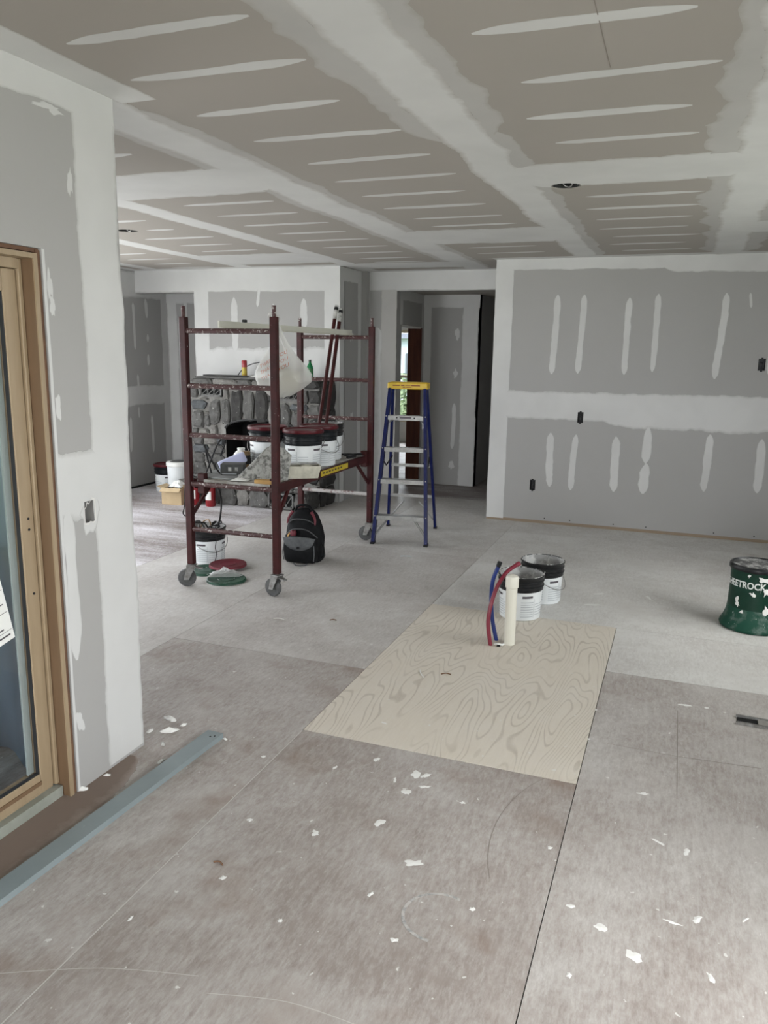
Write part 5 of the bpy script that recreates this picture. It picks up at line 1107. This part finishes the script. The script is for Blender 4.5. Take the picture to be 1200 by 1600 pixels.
# ================================================================== THINGS BY THE HEARTH AND ON THE MANTEL
for x, y, lb_ in ((-4.49, 6.89, 'red fire extinguisher with white label against the hearth'), (-4.68, 6.89, 'second red fire extinguisher hidden behind the scaffold brace')):
    t = thing('fire_extinguisher', lb_, 'extinguisher', (x, y, 0), 0, 'red fire extinguishers')
    MB().lathe([(.048, 0), (.052, .008), (.052, .19), (.045, .215), (.022, .235), (.016, .25)], 24).build('cylinder', 'ext_red', t, True)
    s = MB(); label_arc(s, .0525, .0525, 1, -2.3, -.9, .07, .16); s.build('label', 'white_plastic', t)
    MB().box((0, -.01, .262), (.02, .07, .02)).build('valve', 'black', t); MB().box((0, -.04, .285), (.014, .09, .008), RX(-.2)).build('lever', 'black', t)
    MB().tube(smooth_path([(.0, .03, .262), (.05, .03, .25), (.066, .01, .16), (.064, .0, .06)], 5), .008, 6).build('hose', 'black', t)
cb = thing('cardboard_box', 'open tan cardboard box full of scraps by the far left', 'box', (-4.90, 6.87, 0), .12)
for cx, cy, sx, sy in ((0, -.10, .22, .004), (0, .10, .22, .004), (-.11, 0, .004, .20), (.11, 0, .004, .20)): MB().box((cx, cy, .085), (sx, sy, .17)).build('side', 'cardboard', cb)
MB().box((0, 0, .004), (.22, .20, .004)).build('bottom', 'cardboard', cb); MB().box((-.135, 0, .178), (.06, .20, .004), RY(.35)).build('flap', 'cardboard', cb); MB().box((0, -.125, .160), (.22, .055, .004), RX(.7)).build('flap', 'cardboard', cb)
for k in range(6): MB().tube(smooth_path([(-.08+.03*k, -.06+.02*(k % 3), .12), (-.06+.03*k, 0, .185), (-.05+.025*k, .06, .15)], 4), .014, 6).build('scrap', ['black', 'dark_grey', 'cardboard'][k % 3], cb)
tub = thing('lidded_tub', 'tall white lidded tub standing behind the cardboard box', 'tub', (-5.09, 7.20, 0), 0)
MB().lathe([(.105, 0), (.11, .01), (.122, .36)], 28, capt=False).build('body', 'pail_white', tub, True); MB().lathe([(.128, .345), (.132, .35), (.130, .385), (.12, .392), (0, .39)], 28, capb=False, capt=False).build('lid', 'white_plastic', tub, True)
MB().lathe([(.117, .26), (.119, .285)], 28, capb=False, capt=False).build('red_stripe', 'lid_red', tub); MB().lathe([(.09, .393), (.07, .40), (0, .40)], 16, capb=False, capt=False).build('dark_top', 'dark_grey', tub)
crumple('white_bag', 'crumpled white bag resting on the cardboard box', 'bag', (-4.88, 6.89, .178), .15, .14, .07, 'white_plastic', 12)
cab = tag(MB().tube(smooth_path([(-3.02, 4.47, .752), (-3.085, 4.47, .755), (-3.10, 4.45, .68), (-3.10, 4.44, .56), (-3.115, 4.44, .50), (-3.09, 4.44, .49), (-3.095, 4.44, .60)], 8), .004, 6).build('dangling_cord', 'black', smooth=True), 'thin black cord dangling from the deck by the left front post', 'cord')
hc = tag(MB().tube(smooth_path([(-3.00, 4.66, .735), (-3.04, 4.80, .55), (-3.14, 4.94, .38), (-3.20, 5.0, .29)], 6) , .007, 6).build('power_cord', 'black', smooth=True), 'black power cord running from the deck into the cable pail', 'cord')
sp = thing('spray_can', 'red and yellow spray can on the mantel', 'spray can', (-4.37, 7.42, 1.315))
MB().lathe([(.026, 0), (.028, .004), (.028, .115), (.020, .128)], 20, capt=True).build('can', 'can_yellow', sp, True); MB().lathe([(.0285, .10), (.0285, .165), (.024, .172), (0, .172)], 20, capb=False, capt=False).build('cap', 'can_red', sp, True)
bt = thing('soda_bottle', 'green plastic soda bottle on the right of the mantel', 'bottle', (-3.60, 7.42, 1.315))
MB().lathe([(.028, 0), (.034, .006), (.034, .10), (.030, .125), (.014, .158), (.012, .175)], 20, capt=False).build('bottle', 'green_pet', bt, True); MB().lathe([(.0345, .055), (.0345, .105)], 20, capb=False, capt=False).build('label', plain('green_label', (.01, .13, .03), .4), bt, True); MB().lathe([(.014, .170), (.014, .190), (0, .191)], 14, capt=False).build('cap', plain('dark_green_cap', (.01, .06, .025), .4), bt)
mbd = tag(MB().box((0, 0, .008), (.62, .10, .014), bev=.003).build('mantel_board', 'stone4', loc=(-4.52, 7.38, 1.315)), 'thin dark board lying along the left of the mantel', 'board')
ar = tag(MB().tube(smooth_path([(-4.46, 7.44, 1.332), (-4.40, 7.45, 1.40), (-4.30, 7.46, 1.45), (-4.18, 7.48, 1.47), (-4.10, 7.50, 1.43), (-4.08, 7.52, 1.335)], 7), .005, 6).build('mantel_cable', 'black', smooth=True), 'thin black cable arching over the mantel behind the spray can', 'cable')
crumple('white_rag', 'white rag hanging over the mantel edge behind the bag', 'rag', (-4.10, 7.40, 1.315), .30, .22, .06, 'white_plastic', 31)
so = thing('wall_socket', 'black socket on the wall just left of the fireplace stones', 'socket', (-5.02, 7.645, 1.04)); MB().box((0, -.01, 0), (.036, .02, .085), bev=.003).build('plate', 'black', so); MB().box((.02, -.012, -.035), (.05, .02, .025), bev=.003).build('plug', 'black', so)
crumple('hearth_sheet', 'grey plastic sheet draped over the right end of the hearth', 'sheet', (-3.56, 7.14, .228), .30, .22, .05, 'tarp', 44).data.materials[0] = M['caked']
